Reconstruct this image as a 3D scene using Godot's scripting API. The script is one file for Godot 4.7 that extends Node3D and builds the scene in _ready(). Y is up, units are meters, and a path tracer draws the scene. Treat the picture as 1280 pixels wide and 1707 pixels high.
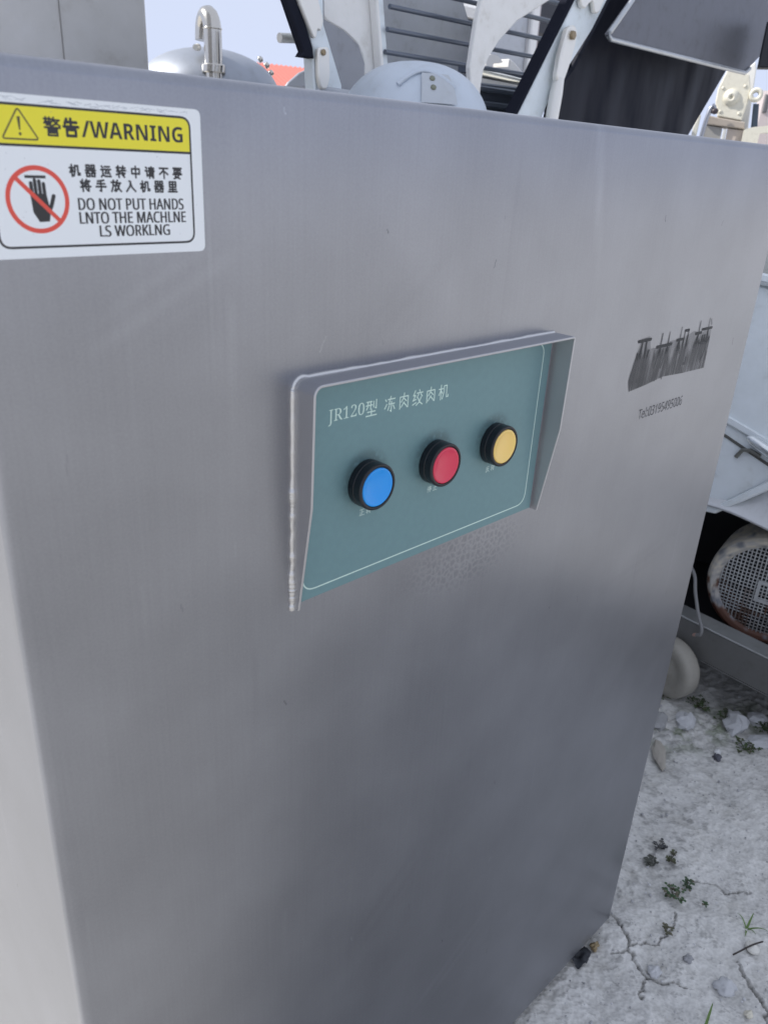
extends Node3D

# ---------------------------------------------------------------- naming
var used_names := {}

func numbered(called: String) -> String:
	if not used_names.has(called):
		used_names[called] = 0
		return called
	used_names[called] += 1
	return "%s_%03d" % [called, used_names[called]]

func tag(o: Node3D, label: String, category: String, group := "") -> Node3D:
	o.set_meta("label", label)
	o.set_meta("category", category)
	if group != "":
		o.set_meta("group", group)
	return o

func thing(called: String, label: String, category: String, at := Vector3.ZERO, turn := 0.0, group := "") -> Node3D:
	var o := Node3D.new()
	o.name = numbered(called)
	add_child(o)
	o.position = at
	o.rotation.y = turn
	tag(o, label, category, group)
	return o

func obj(called: String, mesh: Mesh, m: Material, parent: Node = null) -> MeshInstance3D:
	var o := MeshInstance3D.new()
	o.mesh = mesh
	o.material_override = m
	if parent == null:
		o.name = numbered(called)
		add_child(o)
	else:
		o.name = called
		parent.add_child(o, true)
		var k := 0
		var taken := {}
		for c in parent.get_children():
			if c != o:
				taken[String(c.name)] = true
		var want := called
		while taken.has(want):
			k += 1
			want = "%s_%03d" % [called, k]
		o.name = want
	return o

# ---------------------------------------------------------------- materials
func lin(r: float, g: float, b: float) -> Color:
	return Color(r, g, b).linear_to_srgb()

func mat(c: Color, rough: float, metal := 0.0) -> StandardMaterial3D:
	var m := StandardMaterial3D.new()
	m.albedo_color = c
	m.roughness = rough
	m.metallic = metal
	return m

var brush_normal: NoiseTexture2D
var dirt_tex: NoiseTexture2D

func steel(c: Color, rough: float, metal := 1.0, tri := 3.0) -> StandardMaterial3D:
	var m := mat(c, rough, metal)
	m.albedo_texture = dirt_tex
	m.uv1_triplanar = true
	m.uv1_scale = Vector3(tri, tri, tri)
	m.normal_enabled = true
	m.normal_texture = brush_normal
	m.normal_scale = 0.12
	return m

func ramp(a: float, b: float, bias := 0.5) -> Gradient:
	var g := Gradient.new()
	g.offsets = PackedFloat32Array([0.0, bias, 1.0])
	g.colors = PackedColorArray([Color(a, a, a), Color(b, b, b), Color(1, 1, 1)])
	return g

# ---------------------------------------------------------------- shapes
# triangles are listed so that front faces run clockwise
func tri(st: SurfaceTool, a: Vector3, b: Vector3, c: Vector3) -> void:
	st.add_vertex(a)
	st.add_vertex(b)
	st.add_vertex(c)

func quad(st: SurfaceTool, a: Vector3, b: Vector3, c: Vector3, d: Vector3) -> void:
	tri(st, a, b, c)
	tri(st, a, c, d)

func start() -> SurfaceTool:
	var st := SurfaceTool.new()
	st.begin(Mesh.PRIMITIVE_TRIANGLES)
	st.set_smooth_group(-1)
	return st

func done(st: SurfaceTool) -> ArrayMesh:
	st.generate_normals()
	return st.commit()

func area2(p: PackedVector2Array) -> float:
	var s := 0.0
	for i in p.size():
		var q := p[(i + 1) % p.size()]
		s += p[i].x * q.y - q.x * p[i].y
	return s * 0.5

# rounds the corners of an outline
func rounded(p: PackedVector2Array, r: float, n := 4) -> PackedVector2Array:
	var out := PackedVector2Array()
	var c := p.size()
	for i in c:
		var a := p[(i + c - 1) % c]
		var b := p[i]
		var d := p[(i + 1) % c]
		var u := (a - b)
		var v := (d - b)
		var t: float = minf(r, minf(u.length(), v.length()) * 0.45)
		var s := b + u.normalized() * t
		var e := b + v.normalized() * t
		for k in n + 1:
			var f := float(k) / n
			out.append(s.lerp(b, f).lerp(b.lerp(e, f), f))
	return out

func rect(x0: float, y0: float, x1: float, y1: float) -> PackedVector2Array:
	return PackedVector2Array([Vector2(x0, y0), Vector2(x1, y0), Vector2(x1, y1), Vector2(x0, y1)])

func inset(p: PackedVector2Array, by: float) -> PackedVector2Array:
	var out := PackedVector2Array()
	var c := p.size()
	var sgn := signf(area2(p))
	for i in c:
		var a := p[(i + c - 1) % c]
		var b := p[i]
		var d := p[(i + 1) % c]
		var n1 := (b - a).normalized().orthogonal() * -sgn
		var n2 := (d - b).normalized().orthogonal() * -sgn
		var m := (n1 + n2)
		if m.length() < 0.01:
			m = n1
		m = m.normalized()
		out.append(b + m * by / maxf(0.35, m.dot(n1)))
	return out

# a flat plate: outline in x and y, from z = front back by depth, with bevelled front and back edges
func plate(p: PackedVector2Array, front: float, depth: float, bevel := 0.001, st: SurfaceTool = null) -> ArrayMesh:
	var own := st == null
	if own:
		st = start()
	if area2(p) < 0:
		p.reverse()
	var q := inset(p, bevel)
	var t := Geometry2D.triangulate_polygon(q)
	if t.is_empty():
		q = p
		t = Geometry2D.triangulate_polygon(p)
	for i in range(0, t.size(), 3):
		var a := q[t[i]]
		var b := q[t[i + 1]]
		var c := q[t[i + 2]]
		if (b - a).cross(c - a) > 0:
			var s := b
			b = c
			c = s
		tri(st, Vector3(a.x, a.y, front), Vector3(b.x, b.y, front), Vector3(c.x, c.y, front))
		tri(st, Vector3(a.x, a.y, front - depth), Vector3(c.x, c.y, front - depth), Vector3(b.x, b.y, front - depth))
	var n := p.size()
	for i in n:
		var j := (i + 1) % n
		var rows := [[q, front], [p, front - bevel], [p, front - depth + bevel], [q, front - depth]]
		for k in 3:
			var u: PackedVector2Array = rows[k][0]
			var v: PackedVector2Array = rows[k + 1][0]
			var z0: float = rows[k][1]
			var z1: float = rows[k + 1][1]
			quad(st, Vector3(u[i].x, u[i].y, z0), Vector3(u[j].x, u[j].y, z0), Vector3(v[j].x, v[j].y, z1), Vector3(v[i].x, v[i].y, z1))
	if own:
		return done(st)
	return null

func block(x0: float, y0: float, z0: float, x1: float, y1: float, z1: float, bevel := 0.002) -> ArrayMesh:
	return plate(rect(x0, y0, x1, y1), z1, z1 - z0, bevel)

# a tube along points; radius may be a number or one per point
func tube(pts: PackedVector3Array, radii: Variant, sides := 12, st: SurfaceTool = null, caps := true) -> ArrayMesh:
	var own := st == null
	if own:
		st = start()
	st.set_smooth_group(0)
	var rings := []
	var up := Vector3.UP
	for i in pts.size():
		var d: Vector3 = (pts[mini(i + 1, pts.size() - 1)] - pts[maxi(i - 1, 0)]).normalized()
		if absf(d.dot(up)) > 0.95:
			up = Vector3.RIGHT if absf(d.x) < 0.8 else Vector3.BACK
		var x := up.cross(d).normalized()
		var y := d.cross(x).normalized()
		up = y
		var r: float = radii[i] if radii is Array else float(radii)
		var ring := PackedVector3Array()
		for k in sides:
			var a := TAU * k / sides
			ring.append(pts[i] + (x * cos(a) + y * sin(a)) * r)
		rings.append(ring)
	for i in pts.size() - 1:
		for k in sides:
			var j := (k + 1) % sides
			quad(st, rings[i][k], rings[i + 1][k], rings[i + 1][j], rings[i][j])
	st.set_smooth_group(-1)
	if caps:
		for e in [0, pts.size() - 1]:
			for k in sides:
				var j := (k + 1) % sides
				if e == 0:
					tri(st, pts[e], rings[e][k], rings[e][j])
				else:
					tri(st, pts[e], rings[e][j], rings[e][k])
	st.set_smooth_group(-1)
	if own:
		return done(st)
	return null

# profile of (radius, height along the axis) turned round an axis through `at`
func lathe(profile: PackedVector2Array, at: Vector3, axis: Vector3, sides := 32, st: SurfaceTool = null, smooth := true) -> ArrayMesh:
	var own := st == null
	if own:
		st = start()
	var d := axis.normalized()
	var x := (Vector3.UP if absf(d.y) < 0.9 else Vector3.RIGHT).cross(d).normalized()
	var y := d.cross(x).normalized()
	for i in profile.size() - 1:
		st.set_smooth_group(i if not smooth else 0)
		for k in sides:
			var a0 := TAU * k / sides
			var a1 := TAU * (k + 1) / sides
			var r0 := x * cos(a0) + y * sin(a0)
			var r1 := x * cos(a1) + y * sin(a1)
			var p := profile[i]
			var q := profile[i + 1]
			var A := at + r0 * p.x + d * p.y
			var B := at + r0 * q.x + d * q.y
			var Cc := at + r1 * q.x + d * q.y
			var D := at + r1 * p.x + d * p.y
			if p.x > 1e-6:
				tri(st, A, Cc, D)
			if q.x > 1e-6:
				tri(st, A, B, Cc)
	st.set_smooth_group(-1)
	if own:
		return done(st)
	return null

func ball(at: Vector3, r: Vector3, rng: RandomNumberGenerator, rough := 0.2, n := 9, smooth := true) -> ArrayMesh:
	var st := start()
	st.set_smooth_group(0 if smooth else -1)
	var f := FastNoiseLite.new()
	f.seed = rng.randi() % 10000
	f.frequency = 0.9
	f.fractal_octaves = 3
	var pos := func(i: int, k: int) -> Vector3:
		var a := PI * i / n
		var b := TAU * (k % (2 * n)) / (2 * n)
		var d := Vector3(sin(a) * cos(b), cos(a), sin(a) * sin(b))
		return at + d * r * (1.0 + rough * f.get_noise_3dv(d * 1.3))
	for i in n:
		for k in 2 * n:
			var A: Vector3 = pos.call(i, k)
			var B: Vector3 = pos.call(i + 1, k)
			var Cc: Vector3 = pos.call(i + 1, k + 1)
			var D: Vector3 = pos.call(i, k + 1)
			if i > 0:
				tri(st, A, D, Cc)
			if i < n - 1:
				tri(st, A, Cc, B)
	return done(st)

# ---------------------------------------------------------------- printing
# strokes of the characters in a box of 100 by 100, y down
var strokes := {
	"型": "8,12 52,12;4,32 56,32;20,12 18,40 8,54;42,12 42,54;68,14 68,46;90,6 90,54 82,50;18,70 82,70;50,56 50,92;6,92 94,92",
	"冻": "10,20 18,30;6,72 22,48;32,22 92,22;56,6 40,50 88,50;62,36 62,94 54,88;44,60 34,84;78,60 92,82",
	"肉": "14,24 14,94;14,24 86,24 86,90 76,86;50,4 46,30 26,54;50,36 72,52;50,56 46,62 26,84;50,62 72,80",
	"绞": "26,6 10,34 30,34;30,34 8,64 36,58;6,88 38,78;64,4 68,14;42,22 96,22;58,30 44,48;78,30 92,46;82,50 66,78 40,94;52,52 70,78 96,94",
	"机": "4,30 42,30;24,6 24,96;24,34 6,66;26,42 40,58;54,14 54,52 40,92;54,14 80,14 80,84 96,84 96,72",
	"正": "10,10 90,10;50,10 50,90;50,48 84,48;24,42 24,90;4,90 96,90",
	"转": "6,18 46,18;24,4 10,48 44,48;28,34 28,96;4,74 46,64;54,20 92,20;50,40 98,40;72,4 62,62 88,62 70,82;60,74 82,94",
	"停": "28,4 6,44;18,30 18,96;62,4 66,12;36,16 96,16;46,26 84,26 84,40 46,40 46,26;34,60 34,50 96,50 92,60;44,64 86,64;66,64 66,94 56,90",
	"止": "50,6 50,90;50,44 86,44;22,36 22,90;4,90 96,90",
	"反": "84,8 20,14;20,14 20,50 6,94;20,36 78,36 58,70 20,94;32,44 56,72 94,94",
	"警": "6,12 46,12;16,4 16,20;36,4 36,20;14,22 6,34;12,26 42,26 40,46;18,32 32,32 32,42 18,42 18,32;60,4 50,26;54,16 92,16;84,18 72,36 50,46;60,20 76,36 94,46;6,56 94,56;24,65 76,65;24,74 76,74;24,83 76,83 76,97 24,97 24,83",
	"告": "24,6 12,30;16,22 86,22;50,4 50,46;4,46 96,46;22,62 78,62 78,94 22,94 22,62",
	"器": "12,6 40,6 40,28 12,28 12,6;60,6 88,6 88,28 60,28 60,6;4,46 96,46;50,32 40,48 6,66;52,46 64,56 94,66;70,34 76,40;12,70 40,70 40,94 12,94 12,70;60,70 88,70 88,94 60,94 60,70",
	"运": "40,14 86,14;30,36 96,36;60,36 42,66 82,64;74,50 88,74;10,10 20,20;4,38 20,38 20,76;4,94 20,78 40,90 96,92",
	"中": "12,24 88,24 88,64 12,64 12,24;50,4 50,96",
	"请": "10,8 20,18;4,36 20,36 20,82 34,70;40,14 92,14;44,26 88,26;36,38 96,38;66,4 66,38;46,50 46,96;46,50 86,50 86,94 76,90;46,64 86,64;46,78 86,78",
	"不": "6,12 94,12;54,12 36,40 6,62;52,34 52,96;60,40 92,62",
	"要": "6,8 94,8;16,22 84,22 84,46 16,46 16,22;40,8 40,46;60,8 60,46;4,60 96,60;42,48 26,76 76,96;70,60 54,84 14,96",
	"将": "24,4 24,96;6,20 14,36;4,64 24,52;62,4 40,32;58,14 90,14 70,36 42,46;56,24 62,32;34,58 98,58;78,44 78,94 66,90;50,66 58,80",
	"手": "80,6 20,14;14,34 86,34;4,58 96,58;50,12 50,94 38,90",
	"放": "26,4 30,14;4,20 52,20;22,20 20,56 4,94;22,46 44,46 42,90 32,88;66,4 50,40;60,26 96,26;86,28 74,64 46,94;60,40 74,70 98,94",
	"入": "36,8 50,12 42,50 6,94;50,24 62,60 96,92",
	"里": "16,8 84,8 84,52 16,52 16,8;16,30 84,30;50,8 50,92;14,72 86,72;4,92 96,92",
	"亚": "10,10 90,10;36,10 36,88;64,10 64,88;14,34 24,66;88,32 76,64;4,88 96,88",
	"林": "4,28 46,28;26,4 26,96;26,32 6,68;28,40 42,56;52,28 98,28;74,4 74,96;74,32 52,72;76,34 98,70",
	"械": "4,30 36,30;20,6 20,96;20,34 4,66;22,42 34,56;40,24 98,24;74,4 80,60 96,92 98,76;92,44 66,94;40,52 70,52;48,38 48,66 42,90;62,38 62,88;84,6 92,16",
}

# a sheet that is printed on; lengths in millimetres from its top left corner
class Sheet:
	var im: Image
	var k: float   # pixels per millimetre
	func _init(w: float, h: float, per_mm: float, c: Color) -> void:
		k = per_mm
		im = Image.create_empty(int(w * k), int(h * k), false, Image.FORMAT_RGBA8)
		im.fill(c)
	func put(x: int, y: int, c: Color, a: float) -> void:
		if a <= 0.0 or x < 0 or y < 0 or x >= im.get_width() or y >= im.get_height():
			return
		var o := im.get_pixel(x, y)
		var n := o.lerp(c, a)
		n.a = maxf(o.a, minf(1.0, o.a + a * c.a)) if o.a < 1.0 else 1.0
		im.set_pixel(x, y, n)
	func line(a: Vector2, b: Vector2, wide: float, c: Color) -> void:
		var p := a * k
		var q := b * k
		var r := wide * k * 0.5
		for y in range(int(minf(p.y, q.y) - r - 1), int(maxf(p.y, q.y) + r + 2)):
			for x in range(int(minf(p.x, q.x) - r - 1), int(maxf(p.x, q.x) + r + 2)):
				var s := Vector2(x + 0.5, y + 0.5)
				var d := s.distance_to(Geometry2D.get_closest_point_to_segment(s, p, q))
				put(x, y, c, clampf(r + 0.5 - d, 0.0, 1.0))
	func path(pts: Array, wide: float, c: Color) -> void:
		for i in pts.size() - 1:
			line(pts[i], pts[i + 1], wide, c)
	func fill(p: PackedVector2Array, c: Color) -> void:
		var lo := p[0]
		var hi := p[0]
		for v in p:
			lo = lo.min(v)
			hi = hi.max(v)
		for y in range(int(lo.y * k), int(hi.y * k) + 1):
			for x in range(int(lo.x * k), int(hi.x * k) + 1):
				var n := 0
				for o in [Vector2(0.25, 0.25), Vector2(0.75, 0.25), Vector2(0.25, 0.75), Vector2(0.75, 0.75)]:
					n += int(Geometry2D.is_point_in_polygon((Vector2(x, y) + o) / k, p))
				put(x, y, c, n * 0.25)
	# a character inside the box at x, y (top left) of that width and height
	func sign(data: String, x: float, y: float, w: float, h: float, wide: float, c: Color) -> void:
		for s in data.split(";"):
			var pts := []
			for q in s.split(" "):
				var n := q.split(",")
				pts.append(Vector2(x + float(n[0]) * 0.01 * w, y + float(n[1]) * 0.01 * h))
			path(pts, wide, c)
	# Latin text fitted into the box from x0 to x1, its capitals from top to base
	func text(what: String, font: Font, x0: float, x1: float, top: float, base: float, c: Color) -> void:
		var tm := TextMesh.new()
		tm.font = font
		tm.text = what
		tm.font_size = 96
		tm.pixel_size = 0.01
		tm.depth = 0.0
		tm.curve_step = 2.0
		var a := tm.get_mesh_arrays()
		var v: PackedVector3Array = a[Mesh.ARRAY_VERTEX]
		if v.is_empty():
			print("no letters for ", what)
			return
		var ix: PackedInt32Array = a[Mesh.ARRAY_INDEX] if a[Mesh.ARRAY_INDEX] != null else PackedInt32Array(range(v.size()))
		var lo := v[0]
		var hi := v[0]
		for p in v:
			lo = lo.min(p)
			hi = hi.max(p)
		var m := func(p: Vector3) -> Vector2:
			return Vector2(lerpf(x0, x1, (p.x - lo.x) / (hi.x - lo.x)), lerpf(base, top, (p.y - lo.y) / (hi.y - lo.y))) * k
		var cover := {}
		for i in range(0, ix.size(), 3):
			var p: Vector2 = m.call(v[ix[i]])
			var q: Vector2 = m.call(v[ix[i + 1]])
			var r: Vector2 = m.call(v[ix[i + 2]])
			if absf((q - p).cross(r - p)) < 1e-6:
				continue
			for y in range(int(minf(p.y, minf(q.y, r.y))), int(maxf(p.y, maxf(q.y, r.y))) + 1):
				for x in range(int(minf(p.x, minf(q.x, r.x))), int(maxf(p.x, maxf(q.x, r.x))) + 1):
					var bits := 0
					for o in 9:
						var s := Vector2(x + (o % 3 + 0.5) / 3.0, y + (o / 3 + 0.5) / 3.0)
						if Geometry2D.point_is_inside_triangle(s, p, q, r):
							bits |= 1 << o
					if bits:
						var key := Vector2i(x, y)
						cover[key] = cover.get(key, 0) | bits
		for key in cover:
			var n := 0
			for o in 9:
				n += (cover[key] >> o) & 1
			put(key.x, key.y, c, n / 9.0)
	func texture() -> ImageTexture:
		return ImageTexture.create_from_image(im)

func font_of(called: String, heavy := 400) -> SystemFont:
	var f := SystemFont.new()
	f.font_names = PackedStringArray([called])
	f.font_weight = heavy
	return f

# a thin rounded sheet in the plane of the panel, printed on its front; UV runs over the whole sheet
func sheet_mesh(x0: float, y0: float, x1: float, y1: float, z: float, thick: float, r: float) -> ArrayMesh:
	var p := rounded(rect(x0, y0, x1, y1), r, 5) if r > 0 else rect(x0, y0, x1, y1)
	var st := start()
	var t := Geometry2D.triangulate_polygon(p)
	var uv := func(q: Vector2) -> Vector2:
		return Vector2((q.x - x0) / (x1 - x0), (y1 - q.y) / (y1 - y0))
	for i in range(0, t.size(), 3):
		var l := [p[t[i]], p[t[i + 1]], p[t[i + 2]]]
		if (l[1] - l[0]).cross(l[2] - l[0]) > 0:
			l = [l[0], l[2], l[1]]
		for q in l:
			st.set_uv(uv.call(q))
			st.add_vertex(Vector3(q.x, q.y, z))
	if thick > 0:
		var n := p.size()
		for i in n:
			var a := p[i]
			var b := p[(i + 1) % n]
			st.set_uv(uv.call(a) * 0.98 + Vector2(0.01, 0.01))
			quad(st, Vector3(a.x, a.y, z), Vector3(b.x, b.y, z), Vector3(b.x, b.y, z - thick), Vector3(a.x, a.y, z - thick))
	st.generate_normals()
	st.generate_tangents()
	return st.commit()

# ---------------------------------------------------------------- the scene
func _ready() -> void:
	# camera, sky, sun, exposure
	var cam := Camera3D.new()
	cam.name = "camera"
	var right := Vector3(0.7166668, 0.05106876, 0.69554344)
	var down := Vector3(-0.25197189, -0.91098869, 0.32651153)
	var ahead := Vector3(0.65030675, -0.40925737, -0.64000745)
	cam.transform = Transform3D(Basis(right, -down, -ahead).orthonormalized(), Vector3(0, 1.02, 0.32))
	cam.fov = 65.59
	cam.near = 0.02
	cam.far = 2000.0
	var attr := CameraAttributesPhysical.new()
	attr.frustum_focal_length = 18.62
	attr.frustum_focus_distance = 0.66
	attr.frustum_near = 0.02
	attr.frustum_far = 2000.0
	attr.exposure_aperture = 13.0
	cam.attributes = attr
	add_child(cam)
	cam.current = true

	var we := WorldEnvironment.new()
	we.name = "world_environment"
	var env := Environment.new()
	env.background_mode = Environment.BG_SKY
	var sky_m := ProceduralSkyMaterial.new()
	sky_m.sky_top_color = lin(0.40, 0.435, 0.52)
	sky_m.sky_horizon_color = lin(0.40, 0.452, 0.595)
	sky_m.sky_curve = 0.16
	sky_m.ground_horizon_color = lin(0.4, 0.4, 0.42)
	sky_m.ground_bottom_color = lin(0.3, 0.3, 0.32)
	var sky := Sky.new()
	sky.sky_material = sky_m
	env.sky = sky
	env.tonemap_mode = Environment.TONE_MAPPER_LINEAR
	env.tonemap_exposure = 1.7
	env.sdfgi_enabled = true
	env.ssao_enabled = true
	env.ssil_enabled = true
	we.environment = env
	add_child(we)

	var sun := DirectionalLight3D.new()
	sun.name = "sun"
	sun.light_color = Color(1.0, 0.98, 0.95)
	sun.light_energy = 0.95
	sun.light_angular_distance = 0.5
	sun.shadow_enabled = true
	var sun_from := Vector3(-0.62, 0.70, -0.66)
	sun.transform = Transform3D(Basis.looking_at(-sun_from.normalized(), Vector3.UP), Vector3(-5, 8, -6))
	add_child(sun)

	make_noise()
	ground()
	meat_grinder()
	steel_cabinet()
	domed_tank()
	mixer()
	drum()
	cutter()
	cast_housing()
	cart_machine()
	red_shed()
	ground_things()

func make_noise() -> void:
	var n := FastNoiseLite.new()
	n.seed = 4
	n.frequency = 0.02
	n.fractal_octaves = 5
	brush_normal = NoiseTexture2D.new()
	brush_normal.noise = n
	brush_normal.width = 512
	brush_normal.height = 512
	brush_normal.seamless = true
	brush_normal.as_normal_map = true
	brush_normal.bump_strength = 3.0
	var n2 := FastNoiseLite.new()
	n2.seed = 9
	n2.frequency = 0.012
	n2.fractal_octaves = 6
	n2.fractal_gain = 0.62
	dirt_tex = NoiseTexture2D.new()
	dirt_tex.noise = n2
	dirt_tex.width = 512
	dirt_tex.height = 512
	dirt_tex.seamless = true
	var g := Gradient.new()
	g.offsets = PackedFloat32Array([0.0, 0.35, 1.0])
	g.colors = PackedColorArray([Color(0.91, 0.905, 0.89), Color(0.975, 0.975, 0.97), Color(1, 1, 1)])
	dirt_tex.color_ramp = g

# ---------------------------------------------------------------- ground
func seg_dist(p: Vector2, a: Vector2, b: Vector2) -> float:
	return p.distance_to(Geometry2D.get_closest_point_to_segment(p, a, b))

func ground() -> void:
	var xs := PackedFloat32Array()
	var zs := PackedFloat32Array()
	for v in [-400.0, -120.0, -40.0, -15.0, -6.0, -3.0, -2.0]:
		xs.append(v)
	var g := -1.5
	while g < 0.54:
		xs.append(g)
		g += 0.03
	var x := 0.55
	while x < 1.13:
		xs.append(x)
		x += 0.0017
	while x < 1.75:
		xs.append(x)
		x += 0.003
	for v in [1.85, 2.0, 2.3, 2.8, 3.6, 5.0, 8.0, 15.0, 40.0, 120.0, 400.0]:
		xs.append(v)
	for v in [-400.0, -120.0, -40.0, -15.0, -7.0, -4.0, -2.5, -1.6, -1.1, -0.8, -0.6, -0.5]:
		zs.append(v)
	x = -0.4
	while x < -0.03:
		zs.append(x)
		x += 0.003
	while x < 0.28:
		zs.append(x)
		x += 0.0017
	g = 0.285
	while g < 1.6:
		zs.append(g)
		g += 0.012 if g < 0.5 else 0.04
	for v in [1.7, 2.0, 3.5, 6.0, 12.0, 40.0, 120.0, 400.0]:
		zs.append(v)
	var nx := xs.size()
	var nz := zs.size()
	var big := FastNoiseLite.new()
	big.seed = 11
	big.frequency = 9.0
	big.fractal_octaves = 4
	var mid := FastNoiseLite.new()
	mid.seed = 12
	mid.frequency = 45.0
	mid.fractal_octaves = 3
	var fine := FastNoiseLite.new()
	fine.seed = 13
	fine.frequency = 170.0
	fine.fractal_octaves = 2
	var moss := FastNoiseLite.new()
	moss.seed = 14
	moss.frequency = 14.0
	moss.fractal_octaves = 4
	var cells := FastNoiseLite.new()
	cells.seed = 15
	cells.noise_type = FastNoiseLite.TYPE_CELLULAR
	cells.frequency = 60.0
	cells.cellular_return_type = FastNoiseLite.RETURN_DISTANCE
	# the cracks in the dried mud, dark lines that the mesh dips into
	var cracks := [
		[[0.869, -0.010], [0.863, 0.009], [0.849, 0.030], [0.834, 0.042], [0.821, 0.061], [0.817, 0.075], [0.792, 0.083], [0.782, 0.090]],
		[[0.817, 0.075], [0.827, 0.097], [0.841, 0.121]],
		[[0.843, 0.036], [0.876, 0.062], [0.894, 0.064], [0.917, 0.068], [0.944, 0.054]],
		[[0.831, 0.043], [0.810, 0.027]],
		[[0.937, 0.151], [0.924, 0.169], [0.909, 0.188], [0.908, 0.205], [0.880, 0.218]],
		[[1.016, 0.043], [1.040, 0.067], [1.040, 0.091], [1.071, 0.115]],
	]
	var crack_wide := [0.0019, 0.0014, 0.0015, 0.0012, 0.0019, 0.0011]
	var segs := []
	for c in cracks.size():
		var l: Array = cracks[c]
		for i in l.size() - 1:
			segs.append([Vector2(l[i][0], l[i][1]), Vector2(l[i + 1][0], l[i + 1][1]), crack_wide[c]])
	var V := PackedVector3Array()
	var C := PackedColorArray()
	V.resize(nx * nz)
	C.resize(nx * nz)
	for j in nz:
		for i in nx:
			var p := Vector2(xs[i], zs[j])
			var near: bool = p.x >= 0.5 and p.x <= 1.85 and p.y >= -0.5 and p.y <= 0.4
			var h := 0.0
			var a := 0.47
			var green := 0.0
			if near:
				var b := big.get_noise_2d(p.x, p.y)
				var m := mid.get_noise_2d(p.x, p.y)
				var f := fine.get_noise_2d(p.x, p.y)
				var ms := moss.get_noise_2d(p.x, p.y)
				h = b * 0.006 + m * 0.0022 + f * 0.0008
				a = 0.67 + b * 0.10 + m * 0.12 + f * 0.13
				# dark crumbs and lichen specks
				var far: float = smoothstep(0.06, -0.06, p.y) * smoothstep(0.85, 1.1, p.x)
				var speck := smoothstep(0.30, 0.66, m * 0.8 + f * 0.55 + ms * 0.5 + far * 0.14)
				a *= 1.0 - 0.42 * speck
				var crumb := smoothstep(0.16, 0.02, absf(cells.get_noise_2d(p.x, p.y) + 1.0)) * smoothstep(0.0, 0.3, ms + far * 0.15)
				h += crumb * 0.0022
				a *= 1.0 - 0.25 * crumb
				# mossy strip of rubble before the cart
				var strip: float = smoothstep(0.10, 0.0, absf((p.y + 0.10) - (p.x - 1.42) * 0.5)) * smoothstep(1.2, 1.32, p.x)
				green = strip * smoothstep(-0.05, 0.3, ms + f * 0.2) * 0.8
				h += strip * (m * 0.008 + 0.003)
				a *= 1.0 - 0.35 * strip * smoothstep(-0.1, 0.25, m + b)
				# patchy darker band along the panel foot
				var edge := smoothstep(0.05, 0.0, absf(p.y + 0.012)) * smoothstep(0.4, 0.0, absf(p.x - 1.0))
				a *= 1.0 - 0.3 * edge * smoothstep(-0.15, 0.3, m)
				var wob := Vector2(m, mid.get_noise_2d(p.y + 7.0, p.x)) * 0.007
				for s in segs:
					var A: Vector2 = s[0]
					var B: Vector2 = s[1]
					if p.x < minf(A.x, B.x) - 0.008 or p.x > maxf(A.x, B.x) + 0.008 or p.y < minf(A.y, B.y) - 0.008 or p.y > maxf(A.y, B.y) + 0.008:
						continue
					var d := seg_dist(p + wob, A, B)
					var w: float = s[2] * (0.75 + 0.7 * absf(b) + 0.3 * f)
					var k := smoothstep(w * 1.3, w * 0.35, d)
					h -= k * 0.006
					a *= 1.0 - 0.45 * k
				var fall: float = smoothstep(0.5, 0.56, p.x) * smoothstep(1.85, 1.75, p.x)
				h *= fall
			else:
				# pale chalk ground outside the near patch
				a = 0.66 + 0.06 * big.get_noise_2d(p.x * 0.2, p.y * 0.2)
				if absf(p.x) < 3.0 and absf(p.y) < 3.0:
					h = big.get_noise_2d(p.x, p.y) * 0.004
			# unseen ground before the panel, darkened to dim the reflection in its steel
			var front_dim := smoothstep(-0.15, 0.12, p.y + 0.10 * big.get_noise_2d(p.x * 0.5, p.y * 0.5)) * smoothstep(-1.9, -1.2, p.x + 0.4 * maxf(p.y, 0.0)) * smoothstep(13.0, 5.0, p.y)
			front_dim *= smoothstep(0.02, 0.10, p.y - maxf(0.0, (p.x - 0.61) * 0.89)) if p.x > 0.5 else 1.0
			a = lerpf(a, 0.43 + 0.05 * big.get_noise_2d(p.x, p.y), front_dim)
			a = clampf(a, 0.05, 0.80)
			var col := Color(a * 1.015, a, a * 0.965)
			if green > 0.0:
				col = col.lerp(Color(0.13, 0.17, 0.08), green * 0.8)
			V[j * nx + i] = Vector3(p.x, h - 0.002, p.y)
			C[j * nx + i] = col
	var I := PackedInt32Array()
	I.resize((nx - 1) * (nz - 1) * 6)
	var o := 0
	for j in nz - 1:
		for i in nx - 1:
			var q := j * nx + i
			I[o] = q
			I[o + 1] = q + 1
			I[o + 2] = q + nx + 1
			I[o + 3] = q
			I[o + 4] = q + nx + 1
			I[o + 5] = q + nx
			o += 6
	var N := PackedVector3Array()
	N.resize(nx * nz)
	for j in nz:
		for i in nx:
			var i0 := maxi(i - 1, 0)
			var i1 := mini(i + 1, nx - 1)
			var j0 := maxi(j - 1, 0)
			var j1 := mini(j + 1, nz - 1)
			var dx := (V[j * nx + i1].y - V[j * nx + i0].y) / (xs[i1] - xs[i0])
			var dz := (V[j1 * nx + i].y - V[j0 * nx + i].y) / (zs[j1] - zs[j0])
			N[j * nx + i] = Vector3(-dx, 1, -dz).normalized()
	var arr := []
	arr.resize(Mesh.ARRAY_MAX)
	arr[Mesh.ARRAY_VERTEX] = V
	arr[Mesh.ARRAY_NORMAL] = N
	arr[Mesh.ARRAY_COLOR] = C
	arr[Mesh.ARRAY_INDEX] = I
	var me := ArrayMesh.new()
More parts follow.
